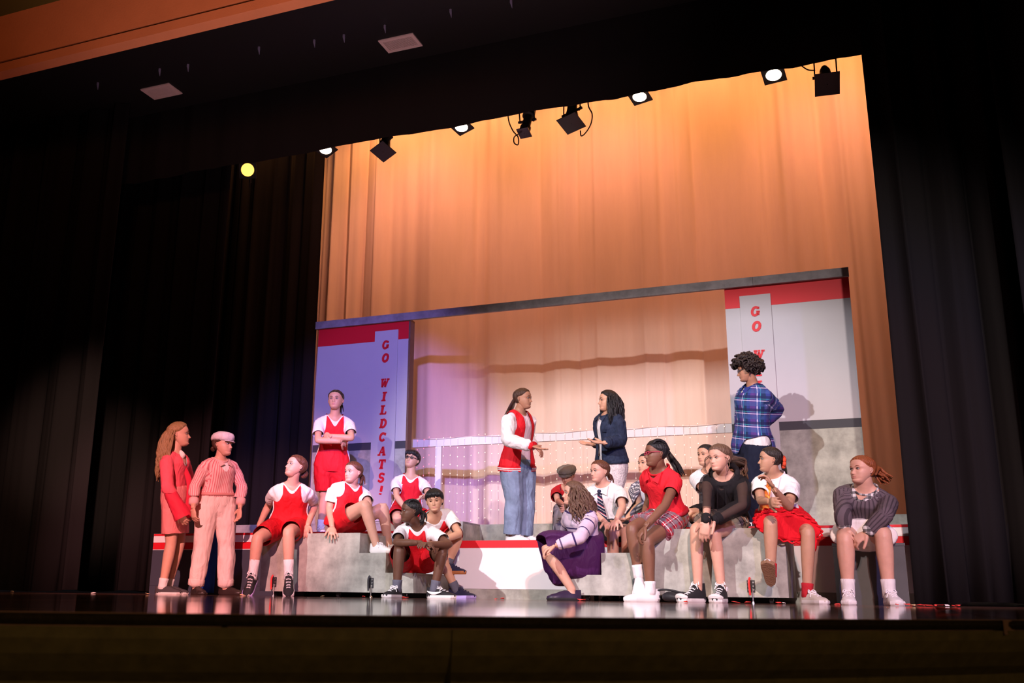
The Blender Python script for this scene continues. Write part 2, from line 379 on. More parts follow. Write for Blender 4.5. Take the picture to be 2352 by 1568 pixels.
# ---- platforms
H1, H0, H2, YF = .577, .487, .757, 8.0
XL0, XL1, XR0, XR1 = -6.6, -3.85, -1.47, 1.2
def platform(name, x0, x1, top, bands, label, yb):
    o = empty(name, ((x0+x1)/2, YF, 0), label=label, cat='platform', group='painted platforms along the back of the stage'); b = ((x0+x1)/2, YF, 0)
    a = Acc(); a.box((x0, YF+.02, .0), (x1, yb, top-.018)); a.obj('platform_frame', BLACK, o, b)
    a = Acc(); a.box((x0, YF+.001, top-.018), (x1, yb, top)); a.obj('deck', STONE_D, o, b)
    for nm, z0, z1, m in bands:
        a = Acc(); a.box((x0+.002, YF, z0), (x1-.002, YF+.02, z1-.0015)); a.obj(nm, m, o, b)
sideb = lambda low: [('base_board', .0, .083, STONE), ('face_panel', .083, .427, low), ('red_stripe', .427, .492, RED), ('white_stripe', .492, .557, WHITE), ('red_edge', .557, .577, RED)]
lb_ = [('base_board', .0, .083, SLATE), ('face_panel', .083, .420, SLATE), ('white_line', .420, .427, WHITE)]+sideb(WHITE)[2:]
platform('stage_platform', XL0, XL1, H1, lb_, 'platform with red and white stripes over a dark slate face, beside the capped person', 9.37)
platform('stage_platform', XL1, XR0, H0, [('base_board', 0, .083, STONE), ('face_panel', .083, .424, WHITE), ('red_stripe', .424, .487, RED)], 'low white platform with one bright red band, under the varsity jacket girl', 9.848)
platform('stage_platform', XR0, XR1, H1, sideb(WHITE), 'white platform with two red stripes behind the girl in the grey sweater', 9.37)
def riser(x0, x1, y0, y1, label):
    o = empty('rear_riser', ((x0+x1)/2, y0, H0), label=label, cat='platform', group='grey stone painted risers behind the platforms'); b = ((x0+x1)/2, y0, H0)
    a = Acc(); a.box((x0, y0, H0-.1), (x1, y0+.02, H2)); a.obj('riser_face', STONE, o, b)
    a = Acc(); a.box((x0, y0+.02, H2-.02), (x1, y1, H2)); a.obj('deck', STONE_D, o, b)
    a = Acc(); a.box((x0, y0+.02, 0), (x1, y1, H2-.02)); a.obj('frame', STONE, o, b)
riser(XL0, XL1, 9.37, 10.1, 'grey stone riser carrying the flat with the full sign')
riser(XL1, XR0, 9.85, 10.3, 'grey stone riser under the string lights, set back in the middle')
riser(XR0, XR1, 9.37, 10.1, 'grey stone riser carrying the flat behind the boy in plaid')

# ---- flats, header beam, signs
ZT = 2.965
def flat(x0, x1, label, edge):
    o = empty('scenery_flat', ((x0+x1)/2, 9.4, H2), label=label, cat='scenery flat'); b = ((x0+x1)/2, 9.4, H2)
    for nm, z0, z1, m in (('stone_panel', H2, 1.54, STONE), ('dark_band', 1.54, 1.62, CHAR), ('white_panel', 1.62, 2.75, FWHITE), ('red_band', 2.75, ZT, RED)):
        a = Acc(); a.box((x0, 9.40, z0), (x1, 9.412, z1-.001)); a.obj(nm, m, o, b)
    for i, (xa, xb) in enumerate(((x0, x0+.02), (x1-.02, x1))):
        a = Acc(); a.box((xa, 9.413, H2), (xb, 9.50, ZT)); a.obj('frame_stile', WOODE, o, b)
    a = Acc(); a.box((x0+.021, 9.413, ZT-.07), (x1-.021, 9.45, ZT)); a.obj('frame_rail', WOODE, o, b)
    if edge:
        a = Acc(); a.box((x1, 9.395, H2), (x1+.022, 9.50, ZT)); a.obj('edge_board', WOODE, o, b)
flat(-5.68, -4.535, 'scenery flat behind the girl with folded arms, white over grey stone with red top band', True)
flat(-1.135, .0, 'scenery flat behind the boy in plaid, white over grey stone with red top band', False)
o = empty('header_beam', (-2.85, 9.36, 2.96), label='long grey stone painted beam spanning the top of both flats', cat='beam'); b = (-2.85, 9.36, 2.96)
for x0, x1 in ((-5.7, -3.28), (-3.278, -.86), (-.858, .005)):
    a = Acc(); a.box((x0, 9.355, 2.95), (x1, 9.393, 3.035)); a.obj('beam_board', STONE_D, o, b)
# stroke letters (slab serif, slanted)
def arc(cx, cy, rx, ry, a0, a1, n=14): return [(cx+rx*math.cos(math.radians(t)), cy+ry*math.sin(math.radians(t))) for t in np.linspace(a0, a1, n)]
GL = {
 'G': [(arc(.46, .5, .32, .40, 40, 330), .20), ([(.78, .12), (.78, .46)], .18), ([(.56, .46), (.92, .46)], .12), ([(.76, .70), (.76, .92)], .10)],
 'O': [(arc(.5, .5, .32, .40, 0, 360, 24), .22)],
 'W': [([(.14, .95), (.28, .08)], .19), ([(.28, .08), (.52, .80)], .13), ([(.52, .80), (.66, .08)], .19), ([(.66, .08), (.90, .95)], .13), ([(-.02, .94), (.34, .94)], .13), ([(.72, .94), (1.06, .94)], .13), ([(.40, .94), (.62, .94)], .13)],
 'I': [([(.5, .06), (.5, .94)], .24), ([(.22, .065), (.78, .065)], .13), ([(.22, .935), (.78, .935)], .13)],
 'L': [([(.32, .06), (.32, .94)], .23), ([(.06, .935), (.60, .935)], .13), ([(.06, .065), (.86, .065)], .14), ([(.82, .06), (.82, .32)], .12)],
 'D': [([(.28, .06), (.28, .94)], .22), ([(.06, .065), (.5, .065)], .13), ([(.06, .935), (.5, .935)], .13), (arc(.46, .5, .36, .43, -90, 90), .20)],
 'C': [(arc(.5, .5, .34, .40, 45, 320), .20), ([(.78, .66), (.78, .94)], .12)],
 'A': [([(.16, .06), (.50, .95)], .13), ([(.50, .95), (.80, .06)], .22), ([(.30, .34), (.70, .34)], .12), ([(-.02, .065), (.34, .065)], .13), ([(.60, .065), (1.0, .065)], .13)],
 'T': [([(.5, .06), (.5, .94)], .23), ([(.08, .93), (.92, .93)], .15), ([(.13, .93), (.13, .68)], .11), ([(.87, .93), (.87, .68)], .11), ([(.26, .065), (.74, .065)], .13)],
 'S': [(arc(.5, .70, .26, .21, 20, 270)+arc(.5, .27, .28, .22, 90, -160), .19), ([(.78, .72), (.78, .94)], .11), ([(.20, .06), (.20, .28)], .11)],
 '!': [([(.52, .34), (.54, .96)], .24), ([(.5, .04), (.5, .18)], .24)]}
def letter_mesh(ch, hgt=.100, wid=.092):
    a = Acc()
    for pts, w in GL[ch]:
        P = np.array(pts); P2 = np.column_stack([(P[:, 0]-.5)*wid+.16*(P[:, 1]-.5)*hgt, (P[:, 1]-.5)*hgt]); hw = w*wid*.66
        T = np.gradient(P2, axis=0); T /= np.linalg.norm(T, axis=1)[:, None]; Nn = np.column_stack([-T[:, 1], T[:, 0]])
        A, B = P2+Nn*hw, P2-Nn*hw; n = len(P2)
        V = [(p[0], y, p[1]) for y in (0, .006) for q in (A, B) for p in q]
        F = []
        for i in range(n-1):
            F += [(i, i+1, n+i+1, n+i), (2*n+i+1, 2*n+i, 3*n+i, 3*n+i+1), (i+1, i, 2*n+i, 2*n+i+1), (n+i, n+i+1, 3*n+i+1, 3*n+i)]
        F += [(0, n, 3*n, 2*n), (2*n-1, n-1, 3*n-1, 4*n-1)]
        a.add(V, F)
    return a
LM = {}
def sign(x0, x1, label):
    o = empty('sign_board', ((x0+x1)/2, 9.38, H2), label=label, cat='sign'); b = ((x0+x1)/2, 9.38, H2)
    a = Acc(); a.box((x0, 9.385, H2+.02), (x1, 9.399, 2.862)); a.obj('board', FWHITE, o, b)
    zz = [ony(880, y, 9.38)[2] for y in (792, 822, 880, 910.5, 941, 972, 1003, 1035, 1065.5, 1096, 1125)]
    for ch, z in zip('GOWILDCATS!', zz):
        if ch not in LM:
            LM[ch] = letter_mesh(ch).obj('letter', RED, o); LM[ch].location = (0, .0, z-H2)
        else: share(LM[ch], 'letter', (0, .0, z-H2), o)
        (LM[ch] if LM[ch].parent == o else o.children[-1])['label'] = 'red slab serif letter' if ch != '!' else 'red exclamation mark'
    for ch in o.children:
        if ch.name.startswith('letter'): ch.location.y = -.001
sign(-4.945, -4.66, 'tall white sign board with the whole red GO WILDCATS! in view')
sign(-.995, -.708, 'tall white sign board with red letters, mostly hidden behind the boy in plaid')

# ---- rail and string lights
RAILM = mat('rail_white', (.72, .68, .68), .6)
YR = 9.93
o = empty('light_rail', (-2.9, YR, H2), label='white wooden rail on posts carrying the string lights', cat='railing'); b = (-2.9, YR, H2)
a = Acc(); a.box((-4.85, YR-.02, 1.625), (-1.0, YR+.02, 1.715)); a.obj('rail_board', RAILM, o, b)
for x in (-4.38, -1.05):
    a = Acc(); a.box((x-.035, YR-.015, H2), (x+.035, YR+.015, 1.625)); a.obj('post', RAILM, o, b)
BULB = mat('warm_bulb', (1, .85, .7), .4, emit=(1., .62, .42), estr=2.6)
BULBR = mat('pink_bulb', (1, .3, .3), .4, emit=(1., .12, .20), estr=3.)
WIRE = mat('clear_wire', (.62, .48, .42), .5)
o = empty('string_lights', (-2.9, YR-.03, 1.72), label='curtain of warm white fairy lights hanging in drops from the white rail', cat='string lights'); b = np.array((-2.9, YR-.03, 1.72))
def bulb_pts(acc, P, r=.0046, mi=0):
    for p in P:
        p = np.asarray(p); O = [p+np.array(d)*r for d in ((1, 0, 0), (-1, 0, 0), (0, 1, 0), (0, -1, 0), (0, 0, 1.3), (0, 0, -1.3))]
        acc.add(O, [(0, 2, 4), (2, 1, 4), (1, 3, 4), (3, 0, 4), (2, 0, 5), (1, 2, 5), (3, 1, 5), (0, 3, 5)], mi)
r_ = np.random.RandomState(4); xw = np.arange(-4.72, -1.12, .082); 
wv, wf = tube([(x, YR-.028, 1.712+.008*math.sin(9*x)) for x in np.arange(-4.75, -1.1, .15)], .0025, 5, 1); a = Acc(); a.add(wv, wf); a.obj('main_wire', WIRE, o, b)
for i, x in enumerate(xw):
    x = x+r_.uniform(-.012, .012); zb = H2+.02+r_.uniform(0, .10)
    top = 1.735; P = [(x, YR-.03, top), (x+r_.uniform(-.004, .004), YR-.032, 1.62), (x+r_.uniform(-.01, .01), YR-.03, 1.2), (x+r_.uniform(-.012, .012), YR-.03, zb)]
    V_, F_ = tube(P, .0011, 4, 2, cap=False); a = Acc(); a.add(V_, F_); d = a.obj('light_drop', WIRE, o, b)
    zz = np.arange(1.725, zb, -.10)+r_.uniform(-.04, .012); pts = [(np.interp(-z, [-top, -1.62, -1.2, -zb], [q[0] for q in P]), YR-.034, z) for z in zz]
    a = Acc(); bulb_pts(a, pts); a.obj('bulbs', BULBR if x < -4.42 else BULB, d, b)

# ---- rolling step units
def caster(o, b, x, y):
    a = Acc(); V_, F_ = cyl((x-.012, y, .025), (x+.012, y, .025), .025, .025, 18); a.add(V_, F_); c = a.obj('caster', RUBBER, o, b)
    a = Acc(); V_, F_ = cyl((x-.014, y, .025), (x+.014, y, .025), .009, .009, 10); a.add(V_, F_); a.obj('hub', METAL, c)
    c.children[0].location = (-b[0], -b[1], -b[2])
def clamp(o, b, x, y, grip):
    a = Acc(); a.box((x-.026, y-.006, .075), (x+.026, y, .155)); c = a.obj('floor_clamp', CLAMP, o, b)
    def sub(acc, nm, m): q = acc.obj(nm, m, c); q.location = (-b[0], -b[1], -b[2])
    a = Acc()
    for dx in (-.016, .016):
        for z in (.09, .115, .14): V_, F_ = cyl((x+dx, y-.011, z), (x+dx, y-.006, z), .006, .006, 8); a.add(V_, F_)
    sub(a, 'bolts', METAL)
    a = Acc(); V_, F_ = tube([(x-.004, y-.016, .172), (x-.010, y-.026, .14), (x-.006, y-.028, .055)], (.007, .008, .007), 8, 3); a.add(V_, F_); sub(a, 'handle', GRIP if grip else CLAMP)
    a = Acc(); V_, F_ = cyl((x+.010, y-.012, .10), (x+.010, y-.012, .006), .0045, .0045, 8); a.add(V_, F_)
    V_, F_ = cyl((x+.010, y-.012, .0), (x+.010, y-.012, .012), .011, .009, 10); a.add(V_, F_); sub(a, 'plunger', METAL)
def steps_unit(label, xs, yf, yb, zs, clamps, sgn, ylow=None):
    """xs: box edges from the tall end outward, zs the tread heights"""
    x0, x1 = min(xs), max(xs); o = empty('rolling_step_unit', ((x0+x1)/2, yf, 0), label=label, cat='steps'); b = ((x0+x1)/2, yf, 0)
    zb = .040
    pts = [(xs[0], zb)]
    for i, z in enumerate(zs): pts += [(xs[i], z), (xs[i+1], z)]
    pts.append((xs[-1], zb)); n = len(pts)
    ylow = ylow or yb
    for nm, y0, y1 in (('front_panel', yf, yf+.018),)+((('back_panel', yb-.018, yb),) if ylow == yb else ()):
        V_ = [(p[0], y, p[1]) for y in (y0, y1) for p in pts]; F_ = [(i, (i+1) % n, n+(i+1) % n, n+i) for i in range(n)]
        F_ += [tuple(range(n))[::-1] if sgn > 0 else tuple(range(n)), tuple(range(n, 2*n)) if sgn > 0 else tuple(range(2*n-1, n-1, -1))]
        mesh_obj(nm, V_, F_, STONE, o, b)
    e = .0015
    if ylow != yb:
        for xa, xb, y, z in ((xs[0], xs[1], yb, zs[0]), (xs[1], xs[2], ylow, zs[1]), (xs[2], xs[3], ylow, zs[2])):
            a = Acc(); a.box(*sorted_box((xa, y-.018, zb), (xb, y, z))); a.obj('back_panel', STONE, o, b)
    for i, z in enumerate(zs):
        xa, xb = sorted((xs[i], xs[i+1])); a = Acc(); a.box((xa+e, yf+.0185, z-.018), (xb-e, (yb if i == 0 else ylow)-.0185, z-e)); a.obj('tread', STONE, o, b)
        zl = zs[i+1] if i+1 < len(zs) else zb
        x = xs[i+1]; a = Acc(); a.box(*sorted_box((x-sgn*e, yf+.0185, zl), (x-sgn*.018, (yb if i == 0 else ylow)-.0185, z-.0185))); a.obj('step_riser', STONE, o, b)
    x = xs[0]; a = Acc(); a.box(*sorted_box((x+sgn*e, yf+.0185, zb), (x+sgn*.018, yb-.0185, zs[0]-.0185))); a.obj('end_panel', STONE, o, b)
    for x in (x0+.12, (x0+x1)/2, x1-.12):
        for y in (yf+.07, ylow-.12): caster(o, b, x, y)
    for x, g in clamps: clamp(o, b, x, yf, g)
def sorted_box(p, q): return tuple(min(a, c) for a, c in zip(p, q)), tuple(max(a, c) for a, c in zip(p, q))
YLB, YRB = 7.30, 7.20
steps_unit('grey stone painted rolling step unit under the players in red jerseys', (-4.86, -3.915, -3.67, -3.40), YLB, 7.985, (.517, .353, .196), ((-4.72, True), (-3.80, False)), 1)
steps_unit('grey stone painted rolling step unit under the girls in skirts', (-.555, -1.60, -1.855, -2.10), YRB, 7.985, (.510, .343, .185), ((-.80, True), (-1.60, False)), -1, 7.64)

# ---- stool block, bag, blue cloth, scraps
GREYB = mat('dark_grey_block', (.085, .085, .085), .7, var=.1)
xa, xb = ony(1916, 1300, 7.25)[0], ony(2082, 1300, 7.25)[0]
o = empty('seat_block', ((xa+xb)/2, 7.5, 0), label='dark grey wooden block used as a seat', cat='block'); b = ((xa+xb)/2, 7.5, 0)
for nm, q0, q1 in (('front_panel', (xa, 7.25, 0), (xb, 7.268, .385)), ('side_panel', (xa, 7.2685, 0), (xa+.018, 7.70, .385)), ('side_panel', (xb-.018, 7.2685, 0), (xb, 7.70, .385)), ('back_panel', (xa, 7.7005, 0), (xb, 7.72, .385)), ('top', (xa-.004, 7.246, .3855), (xb+.004, 7.724, .403))):
    a = Acc(); a.box(q0, q1); a.obj(nm, GREYB, o, b)
BAG = mat('black_nylon', (.018, .017, .020), .55, bump=.3, bscale=40)
c = ony(1552, 1372, 7.12); c[2] = 0
a = Acc(); u = np.linspace(0, math.pi, 9); V_ = []; nn = 18
for t in u[1:-1]:
    for k in range(nn):
        ph = 2*math.pi*k/nn; r = math.sin(t)**.6; x, y, z = .105*r*math.cos(ph), .075*r*math.sin(ph), .034-.034*math.cos(t)
        V_.append((x*(1+.08*math.sin(3*ph+1)), y, z*(1+.12*math.sin(2*ph))))
F_ = [(i*nn+k, i*nn+(k+1) % nn, (i+1)*nn+(k+1) % nn, (i+1)*nn+k) for i in range(6) for k in range(nn)]+[tuple(range(nn))[::-1], tuple(range(6*nn, 7*nn))]
bag = empty('small_bag', c, label='small black nylon bag lying on the floor by the white sneakers', cat='bag')
a.add(np.array(V_), F_); a.obj('pouch', BAG, bag, smooth=True)
V_, F_ = tube([(-.11, 0, .03), (-.13, .0, .075), (-.06, .0, .085), (.03, 0, .068), (.055, 0, .06)], .007, 6, 4); a = Acc(); a.add(V_, F_); a.obj('strap', BAG, bag, smooth=True)
BLUE = mat('blue_cloth', (.012, .07, .42), .85, bump=.2, bscale=60)
p = ony(482, 1280, 8.05)
drape('blue_drape', p[0]-.12, p[0]+.16, 7.94, .01, .60, BLUE, .012, .2, 31, rows=5, label='blue cloth hanging behind the legs of the capped person', cat='cloth')
SCR = (mat('red_paper', (.75, .06, .05), .6), mat('tan_paper', (.65, .45, .25), .6), mat('pale_paper', (.8, .72, .7), .6))
r_ = np.random.RandomState(9)
spots = [(855, 7.0), (838, 7.05), (1688, 6.9), (1712, 6.9), (1785, 6.95), (1795, 7.0), (1916, 6.7), (2045, 7.0), (2052, 6.6), (2078, 6.8), (2088, 6.3), (2108, 6.9), (2125, 6.6), (2138, 6.8), (2150, 6.4), (2165, 6.7), (2180, 6.9), (2190, 6.6), (560, 6.8), (575, 6.5), (745, 6.9), (1140, 7.3), (1155, 7.3), (1335, 7.0), (345, 6.6), (220, 6.8), (36, 7.0), (2158, 3.4), (1572, 6.6), (932, 6.9)]
for i, (x, Y) in enumerate(spots):
    d = ray(x, 1300); p = np.array([d[0]*Y/d[1], Y, .003]); a = Acc(); n = 6; s = r_.uniform(.010, .028)
    an = np.arange(n)*2*math.pi/n; rr = s*r_.uniform(.5, 1.1, n)
    V_ = [(rr[k]*math.cos(an[k])*1.4, rr[k]*math.sin(an[k]), r_.uniform(0, .012)) for k in range(n)]
    V_ += [(v[0], v[1], v[2]-.002) for v in V_]; F_ = [tuple(range(n)), tuple(range(2*n-1, n-1, -1))]+[(k, k+n, (k+1) % n+n, (k+1) % n) for k in range(n)]
    ci = 0 if x > 600 and i % 5 else 1+i % 2
    a.add(V_, F_); q = a.obj('paper_scrap', SCR[ci], label='%s torn paper scrap on the stage floor' % ('red', 'tan', 'pale')[ci], cat='paper scrap', group='%s paper scraps on the stage floor' % ('red', 'tan', 'pale')[ci]); q.location = p

# ---- stage lamps on the pipe behind the border
LAMPB = mat('lamp_black', (.012, .011, .011), .5)
LENS = mat('lit_lens', (1, 1, 1), .3, emit=(1., .82, .58), estr=14.)
LENSA = mat('lit_lens_amber', (1, .7, .3), .3, emit=(1., .42, .06), estr=3.2)
GLASSD = mat('dark_lens', (.03, .028, .035), .15, spec=.6)
CABLE = mat('black_cable', (.01, .01, .01), .6)
YP = 8.45
pz = ony(1350, 234, YP)[2]+.22
o = empty('lamp_pipe', (-3, YP+.05, pz+.12), label='black pipe behind the border that carries the stage lamps', cat='pipe'); a = Acc(); V_, F_ = cyl((-9, YP+.05, pz+.12), (2, YP+.05, pz+.12), .024); a.add(V_, F_); a.obj('pipe', LAMPB, o, (-3, YP+.05, pz+.12))
def lamp(x, y, axis, label, lit=None, length=.30, r=.062, plate=.085, kind='par', Y=YP, twist=0., light=None):
    c = ony(x, y, Y); ax = nrm(axis); o = empty('stage_lamp', c, label=label, cat='stage lamp')
    s = nrm(np.cross(ax, (0, 1, .2))); t = np.cross(ax, s); s, t = s*math.cos(twist)+t*math.sin(twist), t*math.cos(twist)-s*math.sin(twist)
    a = Acc(); back = -ax*length
    n = 20; th = np.arange(n)*2*math.pi/n; ring = np.cos(th)[:, None]*s+np.sin(th)[:, None]*t
    prof = [(0, r), (-.10*length, r*1.02), (-.30*length, r*.98), (-.5*length, r*.80), (-.8*length, r*.72), (-length, r*.45), (-length*.98, .002)] if kind == 'par' else [(0, r), (-.2*length, r), (-.22*length, r*.82), (-.6*length, r*.78), (-.62*length, r*1.15), (-.95*length, r*1.05), (-length, r*.6), (-length, .002)]
    V_ = np.concatenate([ax*d+rr*ring for d, rr in prof]); m_ = len(prof)
    F_ = [(i*n+k, (i+1)*n+k, (i+1)*n+(k+1) % n, i*n+(k+1) % n) for i in range(m_-1) for k in range(n)]
    a.add(V_, F_); a.obj('lamp_body', LAMPB, o, smooth=False)
    # gel frame with a round hole
    a = Acc(); q = plate; m4 = 32; th4 = np.arange(m4)*2*math.pi/m4; cc, ss = np.cos(th4), np.sin(th4); k4 = q/np.maximum(abs(cc), abs(ss))
    rin = r*.93 if lit else .004
    O = cc[:, None]*s*k4[:, None]+ss[:, None]*t*k4[:, None]; I = (cc[:, None]*s+ss[:, None]*t)*rin
    V_ = np.vstack([O+ax*.006, I+ax*.006, O-ax*.004, I-ax*.004]); F_ = []
    for k in range(m4):
        j = (k+1) % m4; F_ += [(k, j, m4+j, m4+k), (2*m4+j, 2*m4+k, 3*m4+k, 3*m4+j), (j, k, 2*m4+k, 2*m4+j), (m4+k, m4+j, 3*m4+j, 3*m4+k)]
    a.add(V_, F_); a.obj('gel_frame', LAMPB if lit else GLASSD, o)
    if lit:
        a = Acc(); I = np.vstack([(cc[:, None]*s+ss[:, None]*t)*r*.90+ax*.008, (cc[:, None]*s+ss[:, None]*t)*r*.5+ax*.018, [ax*.021]])
        F_ = [(k, (k+1) % m4, m4+(k+1) % m4, m4+k) for k in range(m4)]+[(m4+k, m4+(k+1) % m4, 2*m4) for k in range(m4)]
        a.add(I, F_); a.obj('lens', lit, o, smooth=True)
    # yoke up to the pipe
    top = np.array([0, .05, pz+.12-c[2]]) if Y == YP else np.array([0, .05, 7.19-c[2]]); a = Acc()
    for sg in (-1, 1):
        V_, F_ = tube([back*.45+s*sg*r*1.02, back*.45+s*sg*r*1.45, top*.75+s*sg*r*1.2, top], .007, 6, 2); a.add(V_, F_)
        V_, F_ = cyl(back*.45+s*sg*r*.9, back*.45+s*sg*r*1.75, .014, .014, 8); a.add(V_, F_)
    V_, F_ = cyl(top-np.array([.02, 0, 0]), top+np.array([.02, 0, 0]), .04, .04, 10); a.add(V_, F_)
    a.obj('yoke', LAMPB, o)
    if light:
        L = spot('stage_lamp_beam', c+ax*.05, c+ax*4, light[0], light[1], light[2], .6, .05); L.parent = o; L.location = ax*.05
    return o, c, s, t, ax
dn = (-.05, -.22, -1.)
WL = (1., .80, .58)
lamp(748, 343, (.15, -.30, -1), 'lit stage lamp at the end of the pipe beside the backdrop edge', LENS, r=.072, plate=.095, twist=.3, light=(WL, 60, 70))
lamp(880, 348, (.1, -.5, -1), 'dark stage lamp with square gel frame, between the first two lit lamps', None, .36, .062, .10, twist=.35)
lamp(1060, 291, (.1, -.28, -1), 'lit stage lamp above the varsity jacket girl', LENS, r=.072, plate=.095, twist=.25, light=(WL, 60, 70))
l3 = lamp(1204, 305, (-.05, -.45, -1), 'narrow dark spotlight with side knobs, next to a looped cable', None, .40, .055, .062, 'zoom', twist=.1)
l4 = lamp(1312, 283, (.05, -.4, -1), 'dark stage lamp with square frame and a hanging cable loop', None, .36, .065, .105, twist=.25)
lamp(1469, 221, (0, -.28, -1), 'lit stage lamp hanging between the looped cable lamp and the next lit lamp', LENS, r=.072, plate=.095, twist=.2, light=(WL, 60, 70))
lamp(1777, 171, (0, -.34, -1), 'lit stage lamp next to the amber bodied dark lamp', LENS, r=.076, plate=.10, twist=.1, light=(WL, 60, 70))
l5 = lamp(1900, 193, (.05, -.8, -1), 'dark stage lamp with square frame nearest the side curtain', None, .36, .065, .105, twist=-.12)
lamp(569, 390, (.45, -1., -.45), 'amber glowing lamp hanging alone in front of the black side curtain', LENSA, .30, .085, .10, Y=8.9, twist=.4, light=((1., .5, .15), 12, 50))
def cable(pts, o, Y=YP):
    P = [ony(x, y, Y) for x, y in pts]; V_, F_ = tube(P, .0065, 6, 5); mesh_obj('cable', V_, F_, CABLE, o, np.array(o.location), True)
cable([(1167, 240), (1168, 275), (1178, 300), (1190, 315), (1190, 332), (1181, 328), (1181, 315), (1190, 308)], l3[0])
cable([(1350, 225), (1352, 245), (1360, 262), (1357, 285), (1345, 305), (1335, 312), (1333, 300)], l4[0])
cable([(1840, 150), (1855, 160), (1872, 162)], l5[0])
# ================================================================== people
def skinm(k): 
    c = {'fair': (.61, .335, .245), 'light': (.57, .315, .205), 'tan': (.42, .21, .13), 'olive': (.47, .255, .165), 'dark': (.13, .058, .036), 'brown': (.19, .085, .050)}[k]
    return mat('skin_'+k, c, .48, spec=.35, sss=.12, bump=.03, bscale=300, var=.05, vscale=25)
LIPM = {k: mat('lips_'+k, c, .4) for k, c in {'fair': (.56, .24, .20), 'light': (.50, .22, .18), 'tan': (.36, .15, .11), 'olive': (.42, .19, .15), 'dark': (.14, .05, .045), 'brown': (.18, .06, .05)}.items()}
EYEW = mat('eye_white', (.52, .48, .46), .3); IRIS = mat('iris_dark', (.022, .014, .010), .2)
def hairm(k):
    c = {'blond': (.30, .17, .075), 'brown': (.060, .026, .014), 'dark': (.020, .012, .010), 'black': (.008, .007, .008), 'auburn': (.115, .038, .018), 'red': (.28, .075, .022), 'ash': (.13, .070, .044)}[k]
    return mat('hair_'+k, c, .42, spec=.4, bump=.9, bscale=24, var=.30, vscale=22, stretch=(7, 7, 1))

# ---- head template: half height 1, x = person's left, y = forward, z = up
T_ = np.array([-1., -.97, -.9, -.78, -.66, -.55, -.45, -.36, -.2, 0, .15, .4, .6, .8, .93, 1.])
YF_ = np.array([.30, .52, .70, .77, .725, .755, .755, .735, .73, .725, .775, .775, .70, .50, .27, .0])
YB_ = np.array([.10, .04, -.04, -.14, -.24, -.34, -.45, -.55, -.72, -.86, -.91, -.92, -.83, -.60, -.33, .0])
WD_ = np.array([.10, .22, .31, .40, .475, .535, .575, .61, .655, .685, .705, .715, .665, .49, .28, .0])
def head_grid(nl=44, na=60):
    t = -np.cos(np.linspace(0, math.pi, nl)); t = .55*t+.45*np.linspace(-1, 1, nl)
    u = np.linspace(-1, 1, na, endpoint=False); ang = math.pi*(u*.62+.38*u**3)       # denser to the front (angle 0)
    V = np.zeros((nl, na, 3)); A = np.zeros((nl, na))
    for i, tt in enumerate(t):
        yf, yb, w = np.interp(tt, T_, YF_), np.interp(tt, T_, YB_), np.interp(tt, T_, WD_)
        yc = yb+(yf-yb)*.46; c, s = np.cos(ang), np.sin(ang)
        x = w*np.sign(s)*np.abs(s)**.90; y = np.where(c > 0, yc+(yf-yc)*np.abs(c)**.88, yc-(yc-yb)*np.abs(c)**.95)
        V[i] = np.column_stack([x, y, np.full(na, tt)]); A[i] = ang
    X, Y, Z = V[..., 0], V[..., 1], V[..., 2]; fr = np.clip((np.cos(A)-.05)*2.2, 0, 1)
    g = lambda x0, z0, sx, sz: np.exp(-((X-x0)/sx)**2-((Z-z0)/sz)**2)
    d = 0
    for sg in (-1, 1):
        d = d-.085*g(sg*.27, .005, .155, .095)+.055*g(sg*.29, .125, .20, .055)+.045*g(sg*.40, -.24, .2, .16)
        d = d+.045*g(sg*.115, -.335, .055, .055)
    nose = np.interp(Z, [-.42, -.385, -.335, -.2, 0, .1], [0, .06, .235, .165, .055, 0]); d = d+nose*np.exp(-(X/np.interp(Z, [-.4, -.3, 0], [.105, .085, .07]))**2)
    d = d+.055*g(0, -.50, .17, .040)+.060*g(0, -.605, .15, .042)-.030*g(0, -.552, .20, .016)-.02*g(0, -.69, .2, .04)+.04*g(0, -.80, .16, .09)
    V[..., 1] += d*fr
    return V, A, t
HV, HA, HT = head_grid()
_nl, _na = HA.shape
def _hfaces():
    F = [(i*_na+j, i*_na+(j+1) % _na, (i+1)*_na+(j+1) % _na, (i+1)*_na+j) for i in range(_nl-1) for j in range(_na)]
    return F
HF = _hfaces(); HVf = HV.reshape(-1, 3); HAf = HA.reshape(-1)
_c = np.array([HVf[list(f)].mean(0) for f in HF])
_lip = (np.abs(_c[:, 0]) < .19-.9*np.abs(_c[:, 2]+.553)) & (np.abs(_c[:, 2]+.553) < .070) & (_c[:, 1] > .5)
HMI = np.where(_lip, 1, 0)
HN = vnormals(HVf, HF)
if (HN[:, 1]*HVf[:, 1]).sum() < 0: HN = -HN
_earV, _earF = [], []
def ear(sg):
    P = [(.02, -.02, -.17), (.05, -.06, -.13), (.09, -.13, -.02), (.105, -.15, .08), (.08, -.10, .16), (.035, -.02, .15), (.02, .01, .08)]
    V, F = tube([(sg*(.655+p[0]), p[1]-.02, p[2]-.08) for p in P], (.028, .036, .036, .034, .034, .030, .02), 7, 3)
    V2, F2 = tube([(sg*.665, -.04, -.17), (sg*.70, -.08, -.05), (sg*.69, -.07, .06)], (.045, .055, .04), 7, 3)
    return np.vstack([V, V2]), F+[tuple(i+len(V) for i in f) for f in F2]

def hairline(a, front=.60, temple=.20, nape=-.50):
    a = np.degrees(np.abs(a)); return np.interp(a, [0, 30, 48, 62, 80, 98, 112, 180], [front, front-.03, front-.16, temple+.12, temple-.05, temple-.08, nape, nape-.05])

